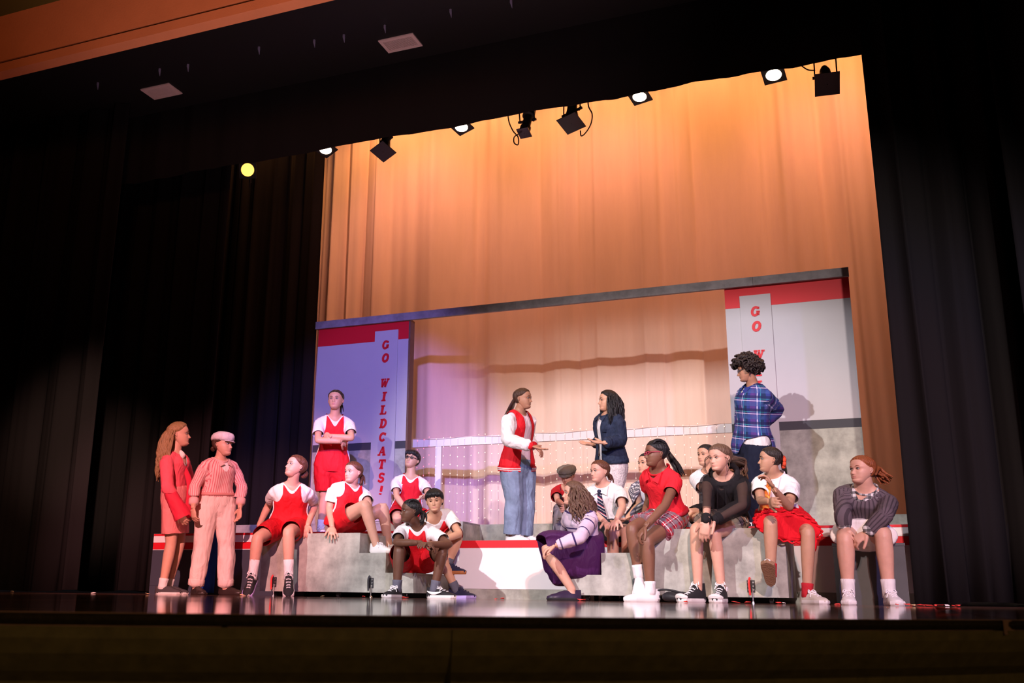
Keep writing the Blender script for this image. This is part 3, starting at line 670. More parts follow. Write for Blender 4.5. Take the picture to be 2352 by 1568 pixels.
class Person: pass
def bone(parent, px, py, s, L):
    """point on the pixel's ray at bone length L from the parent joint: s>0 towards the viewer, s<0 away, 0 nearest"""
    d = ray(px, py); v = parent-CAMPOS; m = v@d; h2 = v@v-m*m
    if isinstance(s, tuple): return CAMPOS+d*(s[1]/d[1]) if s[0] == 'Y' else CAMPOS+d*(m-s[1])
    k = math.sqrt(max(L*L-h2, 0.)); return CAMPOS+d*(m-(k if s > 0 else -k if s < 0 else 0.))
REPORT = []
def solve(sp):
    P = Person(); P.sp = sp; Hh = sp['H']; s = Hh/1.6; P.s = s; P.bd = sp.get('b', 1.)
    P.pel = ony(sp['pel'][0], sp['pel'][1], sp['Y'])
    fc = nrm([-P.pel[0], -P.pel[1], 0]); rp = np.array([-fc[1], fc[0], 0.])*1.
    P.fc, P.rp = fc, rp
    fwd = lambda deg: fc*math.cos(math.radians(deg))+rp*math.sin(math.radians(deg))
    P.fwd = fwd; up = np.array([0, 0, 1.])
    nk = sp['neck']; P.neck = bone(P.pel, nk[0], nk[1], nk[2] if len(nk) > 2 else 0, .29*Hh)
    ax = nrm(P.neck-P.pel); P.ax = ax; P.tl = np.linalg.norm(P.neck-P.pel)
    def frame(deg):
        f = fwd(deg); f = nrm(f-ax*(f@ax)); return f, np.cross(ax, f)
    P.Ft, P.Lt = frame(sp['face']); P.Fp, P.Lp = frame(sp.get('pface', sp['face']))
    hw = .098*Hh*sp.get('shw', 1.)
    for k, sg in (('l', 1), ('r', -1)):
        sh = P.neck-ax*.044*Hh+P.Lt*sg*hw+P.Ft*sp.get('shf', {}).get(k, 0.)
        if k+'sh' in sp: sh = bone(P.neck-ax*.044*Hh, *sp[k+'sh'], hw)
        hip = P.pel-ax*.01*Hh+P.Lp*sg*.055*Hh
        el = bone(sh, *sp[k+'el'], .172*Hh); wr = bone(el, *sp[k+'wr'], .148*Hh)
        hd = bone(wr, *sp[k+'ha'], .1*Hh) if k+'ha' in sp else wr+nrm(wr-el)*.1*Hh
        kn = bone(hip, *sp[k+'kn'], .245*Hh); an = bone(kn, *sp[k+'an'], .232*Hh)
        ft = sp[k+'ft']
        if ft[0] == 'f':       # flat on a surface: ('f', view yaw, z)
            an = an.copy(); REPORT.append((sp['id'], k+' ankle z', round(an[2]-.078*s-ft[2], 3))); an[2] = ft[2]+.078*s
            fd = fwd(ft[1]); fu = up
        else:
            toe = bone(an, ft[1], ft[2], ft[3], .16*s); fd = nrm(toe-an); fu = ft[4] if len(ft) > 4 else nrm(kn-an); fu = nrm(np.asarray(fu)-fd*(np.asarray(fu)@fd))
            dn = -fu*.078*s; fd = nrm(fd-dn*0)
        for n_, v in (('sh', sh), ('hip', hip), ('el', el), ('wr', wr), ('hd', hd), ('kn', kn), ('an', an), ('fd', fd), ('fu', fu)): setattr(P, k+n_, v)
        REPORT.append((sp['id'], k, 'ua %.2f fa %.2f th %.2f sh %.2f' % tuple(np.linalg.norm(q)/Hh for q in (el-sh, wr-el, kn-hip, an-kn))))
    REPORT.append((sp['id'], 'torso %.2f pelz %.3f' % (P.tl/Hh, P.pel[2]), 'kn', P.lkn.round(2), P.rkn.round(2), 'an', P.lan.round(2), P.ran.round(2), 'neckY %.2f' % P.neck[1]))
    hd = sp['head']; P.head = bone(P.neck, hd[0], hd[1], ('d', sp.get('headd', .01)), .12*Hh)
    P.hh = .0705*Hh*sp.get('hs', .9)
    f = fwd(sp['hyaw']); pt = math.radians(sp.get('hpitch', 0)); f2 = f*math.cos(pt)+up*math.sin(pt); l = np.cross(up, f); u2 = np.cross(f2, l)
    rl = math.radians(sp.get('hroll', 0)); P.hF = f2; P.hL = l*math.cos(rl)+u2*math.sin(rl); P.hU = u2*math.cos(rl)-l*math.sin(rl)
    base = (P.lan+P.ran)/2 if sp.get('stand') else P.pel.copy(); P.base = np.array([base[0], base[1], sp.get('basez', 0.)])
    return P
def hx(P, V):   # head-local to world
    V = np.asarray(V, float)*P.hh; return P.head+V[..., 0:1]*P.hL*P.hw+V[..., 1:2]*P.hF+V[..., 2:3]*P.hU

TS = [(-.24, .082, .060, .075), (-.14, .148, .078, .108), (-.02, .163, .084, .112), (.14, .152, .084, .098), (.34, .124, .080, .082), (.48, .124, .084, .080), (.64, .136, .096, .086), (.76, .140, .104, .092), (.88, .118, .086, .088), (.96, .080, .062, .068), (1.04, .054, .050, .054)]
def torso(P, v0=-.24, v1=1.04, inf=0., n=22, flare=0., infb=None, cut=True, bust=1.):
    """loft around the spine; inf is the ease of a garment"""
    s, bd = P.s, P.bd; v = np.array([t[0] for t in TS]); vs = [v0]+[q for q in v if v0 < q < v1]+[v1]; V = []
    th = np.arange(n)*2*math.pi/n
    for q in vs:
        rx, rf, rb = (np.interp(q, v, [t[i] for t in TS])*s for i in (1, 2, 3)); m = 1 if q > .9 else bd
        e = inf+flare*max(0, 1-(q-v0)/.5); rf_ = rf*(bust if .5 < q < .9 else 1)
        rx, rf_, rb = rx*m+e, rf_*m+e, rb*m+e; w = min(max((q-.1)/.6, 0), 1)
        F = nrm(P.Fp*(1-w)+P.Ft*w); L = nrm(P.Lp*(1-w)+P.Lt*w); c = P.pel+P.ax*q*P.tl
        co, si = np.cos(th), np.sin(th); pw = .85
        V.append(c+(np.sign(si)*np.abs(si)**pw*rx)[:, None]*L+(np.where(co > 0, rf_, rb)*np.sign(co)*np.abs(co)**pw)[:, None]*F)
    m_ = len(vs); F_ = [(i*n+j, i*n+(j+1) % n, (i+1)*n+(j+1) % n, (i+1)*n+j) for i in range(m_-1) for j in range(n)]+[tuple(range(n))[::-1], tuple(range((m_-1)*n, m_*n))]
    return np.concatenate(V), F_
def uvw(P, V):
    d = V-P.pel; v = d@P.ax/P.tl; w = np.clip((v-.1)/.6, 0, 1)[:, None]
    F = P.Fp*(1-w)+P.Ft*w; L = P.Lp*(1-w)+P.Lt*w; return (d*L).sum(1), v, (d*F).sum(1)
def arm_path(P, k, f0=0., f1=2.):
    a, b, c = getattr(P, k+'sh'), getattr(P, k+'el'), getattr(P, k+'wr')
    pts = [(0, a), (.5, (a+b)/2), (1, b), (1.4, b+(c-b)*.4), (2, c)]; return pts
def limb_pt(a, b, c, f): return a+(b-a)*f if f <= 1 else b+(c-b)*(f-1)
def limb(P, k, which, f0, f1, inf=0., flare=0., n=12, rs=1., m=7):
    """sleeve / trouser leg / skin from fraction f0 to f1 (1 = elbow or knee, 2 = wrist or ankle)"""
    s = P.s
    if which == 'arm': a, b, c = (getattr(P, k+q) for q in ('sh', 'el', 'wr')); fr = [0, .25, .6, 1, 1.25, 1.7, 2]; rr = [.044, .043, .038, .034, .036, .028, .0235]
    else: a, b, c = (getattr(P, k+q) for q in ('hip', 'kn', 'an')); fr = [0, .3, .65, 1, 1.3, 1.7, 2]; rr = [.084, .080, .064, .051, .052, .040, .034]
    fs = sorted(set([f0]+[q for q in (0, .3, .6, .88, 1, 1.12, 1.3, 1.6, 1.85, 2) if f0 < q < f1]+[f1]))
    bd = 1+(P.bd-1)*.7
    pts = [limb_pt(a, b, c, q) for q in fs]; R = [np.interp(q, fr, rr)*s*rs*bd+inf+flare*((q-f0)/(f1-f0)) for q in fs]
    return tube(pts, R, n, 2)
def hand(P, k):
    sp = P.sp; s = P.s*.98; w, h, e = (getattr(P, k+q) for q in ('wr', 'hd', 'el')); D = nrm(h-w)
    N = sp.get(k+'pn', None)
    if N is None: N = P.Lt*(-1 if k == 'l' else 1)      # palms towards the body
    else:                                               # (toward viewer, right in the picture, up)
        N = P.fc*N[0]+P.rp*N[1]+np.array([0, 0, 1.])*N[2]
    N = nrm(N-D*(N@D)); S = np.cross(D, N)*(1 if k == 'l' else -1)   # thumb side
    curl, spread = sp.get(k+'cu', .35), sp.get(k+'spd', .10); a = Acc()
    pal = .088*s
    V, F = tube([w-D*.03*s, w+D*.012*s, w+D*.045*s, w+D*pal], np.array([.023, .025, .036, .036])*s, 12, 3, ref=S, flat=.42); a.add(V, F)
    for i, (o, ln, r) in enumerate(((.029, .066, .0088), (.010, .074, .0092), (-.009, .069, .0088), (-.027, .054, .0078))):
        b = w+D*(pal-.004*abs(i-1.2)*s-.006)+S*o*s; d = nrm(D+S*spread*(1.2-i)*.6); pts = [b-d*.012*s, b]; n_ = N
        for j, f in enumerate((.45, .31, .26)):
            c = curl*(1.+.12*i)*(1 if j else .8); d, n_ = d*math.cos(c)+n_*math.sin(c), n_*math.cos(c)-d*math.sin(c); pts.append(pts[-1]+d*ln*f*s)
        V, F = tube(pts, np.array([r, r*1.02, r*.98, r*.90, r*.72])*s, 9, 3); a.add(V, F)
    b = w+D*.022*s+S*.024*s; td = nrm(D*.75+S*.62+N*.35); pts = [b-S*.012*s, b+S*.004*s]
    for j, f in enumerate((.030, .028, .022)): pts.append(pts[-1]+nrm(td+(D*.25*j)+N*.1*j*curl)*f*s)
    V, F = tube(pts, np.array([.014, .0135, .0115, .0105, .008])*s, 9, 3); a.add(V, F)
    return remesh(a.verts, a.F, .0042, 2, .6)

def garment(P, name, parts, m, vox=.011, smooth=4, dec=.5, fold=.004, fk=34., seed=1, cut=None, uv=None, stretch=(1, 1, .5), label=None, hems=()):
    a = Acc()
    for V, F in parts: a.add(V, F)
    V, F = remesh(a.verts, a.F, vox, smooth, dec)
    if fold:
        N = vnormals(V, F); q1 = wob(V, fk, seed, stretch); q2 = wob(V, fk*1.9, seed+5, stretch)
        V = V+N*(1.25*fold*(.55*q1+.9*(.45-np.abs(q2))))[:, None]
    if cut is not None or hems:
        C = np.array([V[f].mean(0) for f in F]); keep = np.ones(len(F), bool)
        if cut is not None: keep &= ~cut(C)
        for hp, hn, hr in hems: keep &= ~(((C-hp)@hn > 0) & (np.linalg.norm(C-hp, axis=1) < hr))
        F = [f for f, q in zip(F, keep) if q]
        used = np.unique(np.concatenate(F)); mp = -np.ones(len(V), int); mp[used] = np.arange(len(used)); V = V[used]; F = [mp[f] for f in F]
        cnt = {}
        for f in F:
            for i in range(len(f)):
                e = (min(f[i], f[i-1]), max(f[i], f[i-1])); cnt[e] = cnt.get(e, 0)+1
        nb = {}
        for (i, j), c in cnt.items():
            if c == 1: nb.setdefault(i, []).append(j); nb.setdefault(j, []).append(i)
        ids = [i for i, q in nb.items() if len(q) == 2]
        if ids:
            A_ = np.array([nb[i][0] for i in ids]); B_ = np.array([nb[i][1] for i in ids]); I_ = np.array(ids)
            for _ in range(14): V[I_] = V[I_]*.4+.3*(V[A_]+V[B_])
    o = mesh_obj(name, V, F, m, P.root, P.base, True)
    if uv is not None:
        at = o.data.attributes.new('cloth_uv', 'FLOAT_VECTOR', 'POINT'); q = uv(V); at.data.foreach_set('vector', np.column_stack([q[0], q[1], np.zeros(len(V))]).astype(np.float32).ravel())
    if label: o['label'] = label
    return o
def hem(P, k, which, f, r=.13):
    a, b, c = (getattr(P, k+q) for q in (('sh', 'el', 'wr') if which == 'arm' else ('hip', 'kn', 'an')))
    return limb_pt(a, b, c, f), nrm(b-a if f <= 1 else c-b), r
def uv_full(P):
    def fn(V):
        u, v, w = uvw(P, V); U = np.arctan2(u, w)*.13*P.s; T = v*P.tl
        for k in 'lr':
            a_, b_, c_ = (getattr(P, k+q) for q in ('sh', 'el', 'wr'))
            for p0, p1, off in ((a_, b_, 0.), (b_, c_, np.linalg.norm(b_-a_))):
                d = nrm(p1-p0); L = np.linalg.norm(p1-p0); al = (V-p0)@d; r = V-p0-np.clip(al, 0, L)[:, None]*d; dist = np.linalg.norm(r, axis=1)
                sd = nrm(np.cross(d, P.Ft)); ot = np.cross(d, sd); ins = (dist < .088*P.s) & (al > (.03 if off == 0 else 0)) & (np.abs(u) > .11*P.s*P.bd*np.clip((1.05-v)*8, 0, 1))
                U = np.where(ins, np.arctan2(r@ot, r@sd)*.055, U); T = np.where(ins, -off-al+.4, T)
        return U, T
    return fn
def uv_torso(P):
    def f(V):
        u, v, w = uvw(P, V); return np.arctan2(u, w)*.13*P.s, v*P.tl
    return f
def uv_leg(P):
    def f(V):
        best = None
        for k in 'lr':
            a, b = getattr(P, k+'hip'), getattr(P, k+'kn'); d = nrm(b-a); q = V-a; al = q@d; r = q-al[:, None]*d; side = nrm(np.cross(d, (0, 0, 1.)) if abs(d[2]) < .95 else P.Lp); oth = np.cross(d, side)
            dist = np.linalg.norm(r, axis=1); U = np.arctan2(r@oth, r@side)*.09; item = (dist, U, al)
            if best is None: best = item
            else:
                m_ = item[0] < best[0]; best = tuple(np.where(m_, x, y) for x, y in zip(item, best))
        return best[1], best[2]
    return f
def skirt(P, frac=.85, inf=.018, flare=.03, top=.12, sag=0., n=26):
    """loft from the waist out over both thighs"""
    s = P.s; vs = []
    dl, dr = P.lkn-P.lhip, P.rkn-P.rhip
    def ring(c, L, U, rx, ru): return [c+math.sin(t)*rx*L+math.cos(t)*ru*U for t in np.arange(n)*2*math.pi/n]
    V = []; L0, F0 = P.Lp, P.Fp
    for q, rx, r in ((top, .150, .09), (top-.12, .165, .10), (-.06, .172, .105)):
        V += ring(P.pel+P.ax*q*P.tl, L0, F0, (rx*s*P.bd+inf), (r*s*P.bd+inf))
    for f in (.25, .5, .75, 1.):
        g = f*frac; a, b = P.lhip+dl*g, P.rhip+dr*g; c = (a+b)/2; d = nrm(dl+dr); L = nrm(a-b); L = nrm(L-d*(L@d)); w = f*.9
        L = nrm(L0*(1-w)+L*w); U = np.cross(L, d); U = nrm(U); U = U if U@F0 > 0 or abs(U@F0) < .3 and U[2] > 0 else U
        if U@(F0*(1-w)+np.array([0, 0, 1.])*w*1.) < 0: U = -U
        r = np.interp(g, [0, .3, .65, 1], [.084, .080, .066, .056])*s*P.bd+inf+flare*f
        V += ring(c-np.array([0, 0, sag*f]), L, U, np.linalg.norm(a-b)/2+r, r)
    m_ = 7; F = [(i*n+j, i*n+(j+1) % n, (i+1)*n+(j+1) % n, (i+1)*n+j) for i in range(m_-1) for j in range(n)]+[tuple(range(n))[::-1], tuple(range((m_-1)*n, m_*n))]
    return np.array(V), F

# ---- shoes: local x = lateral, y = forward, z = up, ground at z=0, ankle above the origin
def outline(n=28, L0=-.062, L1=.185, w=.044):
    t = np.arange(n)*2*math.pi/n; y = L0+(L1-L0)*(.5-.5*np.cos(t)); 
    prof = np.interp(y, [L0, L0+.03, 0, .06, .12, .16, L1-.008, L1], [0, .030, .034, .037, w, .041, .018, 0])
    return np.column_stack([np.sign(np.sin(t))*prof, y])
def shoe(P, k, kind, m_up, m_sole, m_lace=None, m_sock=None, sock=0., extra=None):
    s = P.s*1.04; an, fd, fu = (getattr(P, k+q) for q in ('an', 'fd', 'fu')); lat = np.cross(fd, fu); org = an-fu*.078*P.s
    fu2 = np.cross(lat, fd)
    tx = lambda V: org+np.asarray(V)[:, 0:1]*s*lat+np.asarray(V)[:, 1:2]*s*fd+np.asarray(V)[:, 2:3]*s*fu2
    O = outline(); n = len(O); hs = {'low': .026, 'high': .026, 'slip': .018, 'dress': .02, 'flat': .014}[kind]
    a = Acc(); V = []
    for sc_, z in ((.96, .0), (1.05, .008), (1.06, hs*.7), (1.02, hs)): V.append(np.column_stack([O[:, 0]*sc_, .06+(O[:, 1]-.06)*(1+(sc_-1)*.5), np.full(n, z)]))
    V = np.concatenate(V); F = [(i*n+j, i*n+(j+1) % n, (i+1)*n+(j+1) % n, (i+1)*n+j) for i in range(3) for j in range(n)]+[tuple(range(n))[::-1], tuple(range(3*n, 4*n))]
    ht = {'low': .085, 'high': .125, 'slip': .070, 'dress': .075, 'flat': .055}[kind]
    U = []; yy = np.array([-.064, -.058, -.03, 0, .03, .06, .09, .12, .15, .172, .184]); col = np.interp(yy, [-.07, 0, .03, .07, .12, .15, .185], [ht, ht*.97, ht*.95, .070 if kind != 'flat' else .04, .050, .044, .020+hs*.4])
    wd = np.interp(yy, [-.066, -.05, -.03, 0, .06, .12, .16, .186], [.008, .026, .032, .035, .038, .043, .038, .012]); q = 14; Vu = []
    for y, c, w in zip(yy, col, wd):
        for j in range(q):
            t = math.pi*j/(q-1); e = .75; x = math.cos(t); x = math.copysign(abs(x)**e, x)*w*(1-.30*math.sin(t)*(c > .07)); z = hs*.6+(c-hs*.6)*max(0., math.sin(t))**.8
            Vu.append((x, y, z))
    Vu = np.array(Vu); r_ = len(yy); Fu = [(i*q+j, (i+1)*q+j, (i+1)*q+j+1, i*q+j+1) for i in range(r_-1) for j in range(q-1)]+[tuple(range(q)), tuple(range((r_-1)*q, r_*q))[::-1]]
    so = mesh_obj('shoe', tx(Vu), Fu, m_up, P.root, P.base, True)
    mesh_obj('sole', tx(V)-P.base, F, m_sole, so)
    if m_lace:
        a = Acc(); N_ = 5 if kind == 'low' else 7; y0, y1 = .115, (.02 if kind == 'low' else -.002)
        for i in range(N_):
            t = i/(N_-1); y = y0+(y1-y0)*t; z = np.interp(y, yy, col)+.003; wv = .019
            for sg in (-1, 1):
                Vt, Ft = tube([(-sg*wv, y-.004, z-.010), (-sg*wv*.3, y, z+.001), (sg*wv, y-.012, z-.005)], .0032, 5, 2); a.add(Vt, Ft)
        z = np.interp(y1, yy, col)
        for sg in (-1, 1):
            Vt, Ft = tube([(0, y1+.012, z+.004), (sg*.022, y1+.02, z+.010), (sg*.032, y1+.03, z-.008), (sg*.012, y1+.016, z+.004)], .003, 5, 3); a.add(Vt, Ft)
            Vt, Ft = tube([(0, y1+.012, z+.004), (sg*.018, y1+.035, z-.006), (sg*.034, y1+.045, z-.035)], .003, 5, 3); a.add(Vt, Ft)
        mesh_obj('laces', tx(a.verts)-P.base, a.F, m_lace, so)
    if kind in ('high',) and m_lace and extra:
        a = Acc(); Vt, Ft = cyl((0.030*(1 if k == 'r' else -1), -.012, .085), (.0375*(1 if k == 'r' else -1), -.012, .085), .017, .016, 16); a.add(Vt, Ft); mesh_obj('ankle_patch', tx(a.verts)-P.base, a.F, extra, so)
        a = Acc(); Vt, Ft = tube([(-.040, .150, .030), (-.025, .168, .036), (0, .172, .040), (.025, .168, .036), (.040, .150, .030)], (.012, .016, .018, .016, .012), 8, 3); a.add(Vt, Ft); mesh_obj('toe_cap', tx(a.verts)-P.base, a.F, m_sole, so)
    if m_sock:
        kn = getattr(P, k+'kn'); d = nrm(kn-an); V, F = tube([an-d*.03*P.s, an+d*.02*P.s, an+d*(.03+sock)*P.s], np.array([.040, .040, .043])*P.s*(1+(P.bd-1)*.6), 14, 2); mesh_obj('sock', V, F, m_sock, P.root, P.base, True)
    return so, tx

# ---- hair
def hair_cap(P, m, front=.60, temple=.20, nape=-.50, thick=.10, part=0., name='hair', vol=0., seed=1, extra=None):
    th = hairline(HAf, front, temple, nape); e = np.clip((HVf[:, 2]-th)/.16, 0, 1); e = e*e*(3-2*e)
    ang = HAf; t = thick*e+vol*e*np.clip(HVf[:, 2]+.5, 0, 1)+.012*np.sin(ang*46+seed)*e+.012*np.sin(ang*19+4*HVf[:, 2]+seed)*e
    if part is not None: t = t-.035*e*np.exp(-((HVf[:, 0]-part)/.035)**2)*(HVf[:, 1] > -.2)
    V = HVf+HN*(t-.006)[:, None]
    F = [f for f in HF if (HVf[list(f), 2]-th[list(f)]).max() > -.02]
    a = Acc(); a.add(hx(P, V), F)
    for Vt, Ft in (extra or []): a.add(Vt, Ft)
    return a.obj(name, m, P.root, P.base, True)
def lock(P, pts, r0, r1, n=7, sub=4, world=False, flat=.6):
    Q = np.asarray(pts, float) if world else hx(P, pts); m = len(Q); R = np.interp(np.linspace(0, 1, m), [0, .35, 1], [r0*.7, r0, r1]); return tube(Q, R, n, sub, flat=flat)
def ponytail(P, root, mids, r=.028, tip=.008, strands=12, seed=2, wavy=.0):
    """root, mids in head-local units (mids may be world points from pixels)"""
    r_ = np.random.RandomState(seed); base = [hx(P, np.array(root))]+[np.asarray(q, float) for q in mids]; out = []
    out.append(tube(base, np.interp(np.linspace(0, 1, len(base)), [0, .4, 1], [r*.75, r*.95, tip]), 10, 4))
    for i in range(strands):
        off = r_.normal(size=3)*r*.40; P2 = [b+off*(.4+.9*j/(len(base)-1))+wavy*r_.normal(size=3) for j, b in enumerate(base)]
        out.append(tube(P2, np.interp(np.linspace(0, 1, len(base)), [0, .4, 1], [r*.3, r*.42, tip*.4]), 6, 4))
    return out
def long_hair(P, z0=.25, length=.30, a0=75, a1=180, n=46, seed=3, r=.014, back=.0, wavy=.004, side=None, spread=.0, curl=0.):
    r_ = np.random.RandomState(seed); out = []
    for i in range(n):
        a = math.radians(r_.uniform(a0, a1))*r_.choice([-1, 1]) if side is None else math.radians(r_.uniform(a0, a1))*side
        zz = r_.uniform(z0-.25, z0+.45); w, yb, yf = np.interp(zz, T_, WD_), np.interp(zz, T_, YB_), np.interp(zz, T_, YF_)
        c, s_ = math.cos(a), math.sin(a); p = np.array([(w+.05)*s_, (yf if c > 0 else -yb+.05)*c, zz]); p0 = hx(P, p[None])[0]; out_dir = nrm(hx(P, (p*np.array([1, 1, 0]))[None])[0]-P.head)
        L = length*r_.uniform(.75, 1.08); pts = [p0-out_dir*.012]
        for j in range(1, 8):
            f = j/7; d = np.array([0, 0, -1.])*L*f+out_dir*(.018+.02*math.sin(f*3)+spread*f)-P.hF*back*f+wavy*r_.normal(size=3)
            if curl: d = d+curl*(P.hL*math.sin(f*16+i)+P.hF*math.cos(f*16+i))*min(f*2, 1)
            pts.append(p0+d)
        out.append(tube(pts, np.interp(np.linspace(0, 1, 8), [0, .3, .8, 1], [r*.8, r, r*.8, r*.25]), 6, 2, flat=.6))
    return out

def build_person(sp):
    P = solve(sp); s = P.s; P.hw = sp.get('hww', 1.)
    P.root = empty('person', P.base, label=sp['label'], cat='person'); sk = skinm(sp['skin'])
    # skin: one continuous surface
    a = Acc(); a.add(*torso(P, inf=-.004, bust=sp.get('bust', 1.)))
    for k in 'lr':
        a.add(*limb(P, k, 'arm', 0, 2.02)); a.add(*limb(P, k, 'leg', 0, 2.03))
        sh = getattr(P, k+'sh'); V, F = tube([P.neck+P.ax*.0*s, P.neck*.5+sh*.5+P.ax*.006*s, sh], np.array([.046, .044, .042])*s, 12, 3); a.add(V, F)
        an, fd, fu = (getattr(P, k+q) for q in ('an', 'fd', 'fu')); V, F = tube([an-fu*.035*s-fd*.02*s, an-fu*.045*s+fd*.06*s, an-fu*.055*s+fd*.13*s], np.array([.03, .028, .018])*s, 10, 2); a.add(V, F)
    nb = P.head-P.hU*P.hh*.55-P.hF*P.hh*.10; V, F = tube([P.neck-P.ax*.03*s, P.neck*.5+nb*.5, nb, P.head-P.hF*P.hh*.15], np.array([.056, .049, .047, .045])*s*sp.get('nkw', 1.), 14, 3); a.add(V, F)
    V, F = remesh(a.verts, a.F, .010, 3, .5); b = Acc(); b.add(V, F, 0)
    for k in 'lr': V, F = hand(P, k); b.add(V, F, 0)
    V = hx(P, HVf); b.add(V, [HF[i] for i in np.where(HMI == 0)[0]], 0)
    b.V.append(V); b.F += [[j+b.n for j in HF[i]] for i in np.where(HMI == 1)[0]]; b.M += [1]*int((HMI == 1).sum()); b.n += len(V)
    for sg in (-1, 1): V, F = ear(sg); b.add(hx(P, V), F, 0)
    b.obj('body', [sk, LIPM[sp['skin']]], P.root, P.base, True)
    # eyes and brows
    hb = sp.get('brow', sp.get('hair', 'dark')); op = sp.get('eye', 1.)
    for sg in (-1, 1):
        c = np.array([sg*.27, .650, .01]); th = np.arange(14)*2*math.pi/14; a = Acc()
        rings = [(1., 0.), (.8, .040), (.42, .066)]
        V = [c+np.array([math.cos(t)*.112*q, dy-.03*abs(math.cos(t)*q), math.sin(t)*.050*op*q]) for q, dy in rings for t in th]+[c+np.array([0, .075, 0])]; n = 14
        F = [(i*n+j, i*n+(j+1) % n, (i+1)*n+(j+1) % n, (i+1)*n+j) for i in range(2) for j in range(n)]+[(2*n+j, 2*n+(j+1) % n, 3*n) for j in range(n)]
        a.add(hx(P, np.array(V)), F, 0)
        gx = sp.get('gaze', 0.)*.03; V = [c+np.array([gx+math.cos(t)*.048, .078, min(math.sin(t)*.05, .045*op)]) for t in th]+[c+np.array([gx, .092, 0])]; a.add(hx(P, np.array(V)), [(j, (j+1) % n, n) for j in range(n)], 1)
        V, F = tube(hx(P, np.array([(sg*.155, .715, .022*op), (sg*.21, .735, .058*op), (sg*.28, .732, .068*op), (sg*.35, .695, .050*op), (sg*.385, .655, .022*op)])), .0105*P.hh*1.5, 5, 2); a.add(V, F, 2)
        a.obj('eye', [EYEW, IRIS, hairm('black')], P.root, P.base, True)
        V, F = tube(hx(P, np.array([(sg*.12, .775, .155), (sg*.22, .785, .195), (sg*.32, .75, .205), (sg*.42, .66, .165)])), np.array([.020, .024, .022, .012])*P.hh, 6, 3); mesh_obj('eyebrow', V, F, hairm(hb), P.root, P.base, True)
    return P
def glasses(P, m, r=.125):
    a = Acc()
    for sg in (-1, 1):
        pts = [(sg*.27+math.cos(t)*r*1.15, .80-.25*abs(sg*.27+math.cos(t)*r*1.15)**2*1.4, .0+math.sin(t)*r*.82) for t in np.linspace(0, 2*math.pi, 15)]
        V, F = tube(hx(P, pts), .0026, 6, 2, cap=False); a.add(V, F)
        V, F = tube(hx(P, [(sg*.41, .72, .03), (sg*.62, .45, .05), (sg*.70, .0, .06), (sg*.69, -.12, -.02)]), .0026, 5, 3); a.add(V, F)
    V, F = tube(hx(P, [(-.13, .80, .02), (0, .83, .05), (.13, .80, .02)]), .0026, 5, 3); a.add(V, F)
    return a.obj('glasses', m, P.root, P.base, True)
def ribbon(P, name, pts, w, m, th=.004, up=None, base=None):
    """flat strip through world points with width vectors"""
    Q = catmull(pts, 4); T = np.gradient(Q, axis=0); V, F = [], []
    w = np.interp(np.linspace(0, 1, len(Q)), np.linspace(0, 1, len(w)), w); N0 = up
    for i in range(len(Q)):
        t = nrm(T[i]); S = nrm(np.cross(t, N0)); N = nrm(np.cross(S, t)); V += [Q[i]-S*w[i]-N*th, Q[i]+S*w[i]-N*th, Q[i]+S*w[i]+N*th, Q[i]-S*w[i]+N*th]
    for i in range(len(Q)-1): F += [(4*i+j, 4*i+(j+1) % 4, 4*i+4+(j+1) % 4, 4*i+4+j) for j in range(4)]
    F += [(3, 2, 1, 0), tuple(4*(len(Q)-1)+j for j in range(4))]
    return mesh_obj(name, V, F, m, P.root, P.base)
# ---- cloth materials
cm = lambda n, c, r=.85, **k: mat(n, c, r, spec=.2, bump=k.pop('bump', .12), bscale=k.pop('bscale', 320), wr=.45, **k)
C_WHITE = cm('white_cotton', (.78, .75, .76)); C_RED = cm('red_jersey_cloth', (.66, .012, .022), .7); C_REDS = cm('red_shorts_cloth', (.52, .008, .016), .7)
C_PINK = cm('coral_pink_cloth', (.80, .10, .14)); C_PINKS = cm('pink_skirt_cloth', (.74, .22, .22)); C_TROU = cm('pale_trousers', (.78, .60, .56))
C_BLACK = cm('black_cloth', (.014, .012, .014)); C_DENIM = cm('dark_denim', (.020, .030, .060), .8, var=.35, vscale=30); C_JEAN = cm('light_jean', (.20, .26, .38), .85, var=.30, vscale=7)
C_NAVY = cm('navy_trousers', (.010, .013, .030)); C_PURP = cm('purple_skirt', (.060, .012, .075), .6); C_POLO = cm('red_polo', (.72, .018, .030)); C_GREY = cm('grey_knit', (.105, .080, .095), .9, bscale=120, bump=.3)
C_RSK = cm('red_skirt', (.66, .008, .018)); C_LACE = cm('white_lace', (.66, .60, .58), bump=.8, bscale=90, var=.2, vscale=60); C_DKRED = cm('dark_red_cloth', (.40, .012, .02)); C_VEST = cm('dark_vest', (.03, .028, .03))
C_CREAM = cm('cream_skirt', (.76, .72, .70)); C_OLIVE = cm('olive_wool', (.16, .15, .13), bump=.4, bscale=150)
def sheer(name, c, alpha): 
    m = mat(name, c, .8, spec=.2); m.node_tree.nodes['Principled BSDF'].inputs['Alpha'].default_value = alpha; return m
C_MESH = sheer('sheer_black_mesh', (.012, .010, .012), .72); C_CHIF = sheer('sheer_red_chiffon', (.78, .03, .07), .82)
S_WHITE = mat('white_leather', (.76, .74, .74), .5, spec=.3); S_SOLE = mat('white_rubber', (.74, .71, .70), .55); S_BLACK = mat('black_canvas', (.018, .017, .020), .7, bump=.2, bscale=200); S_LACE = mat('white_lace_cord', (.80, .77, .78), .8)
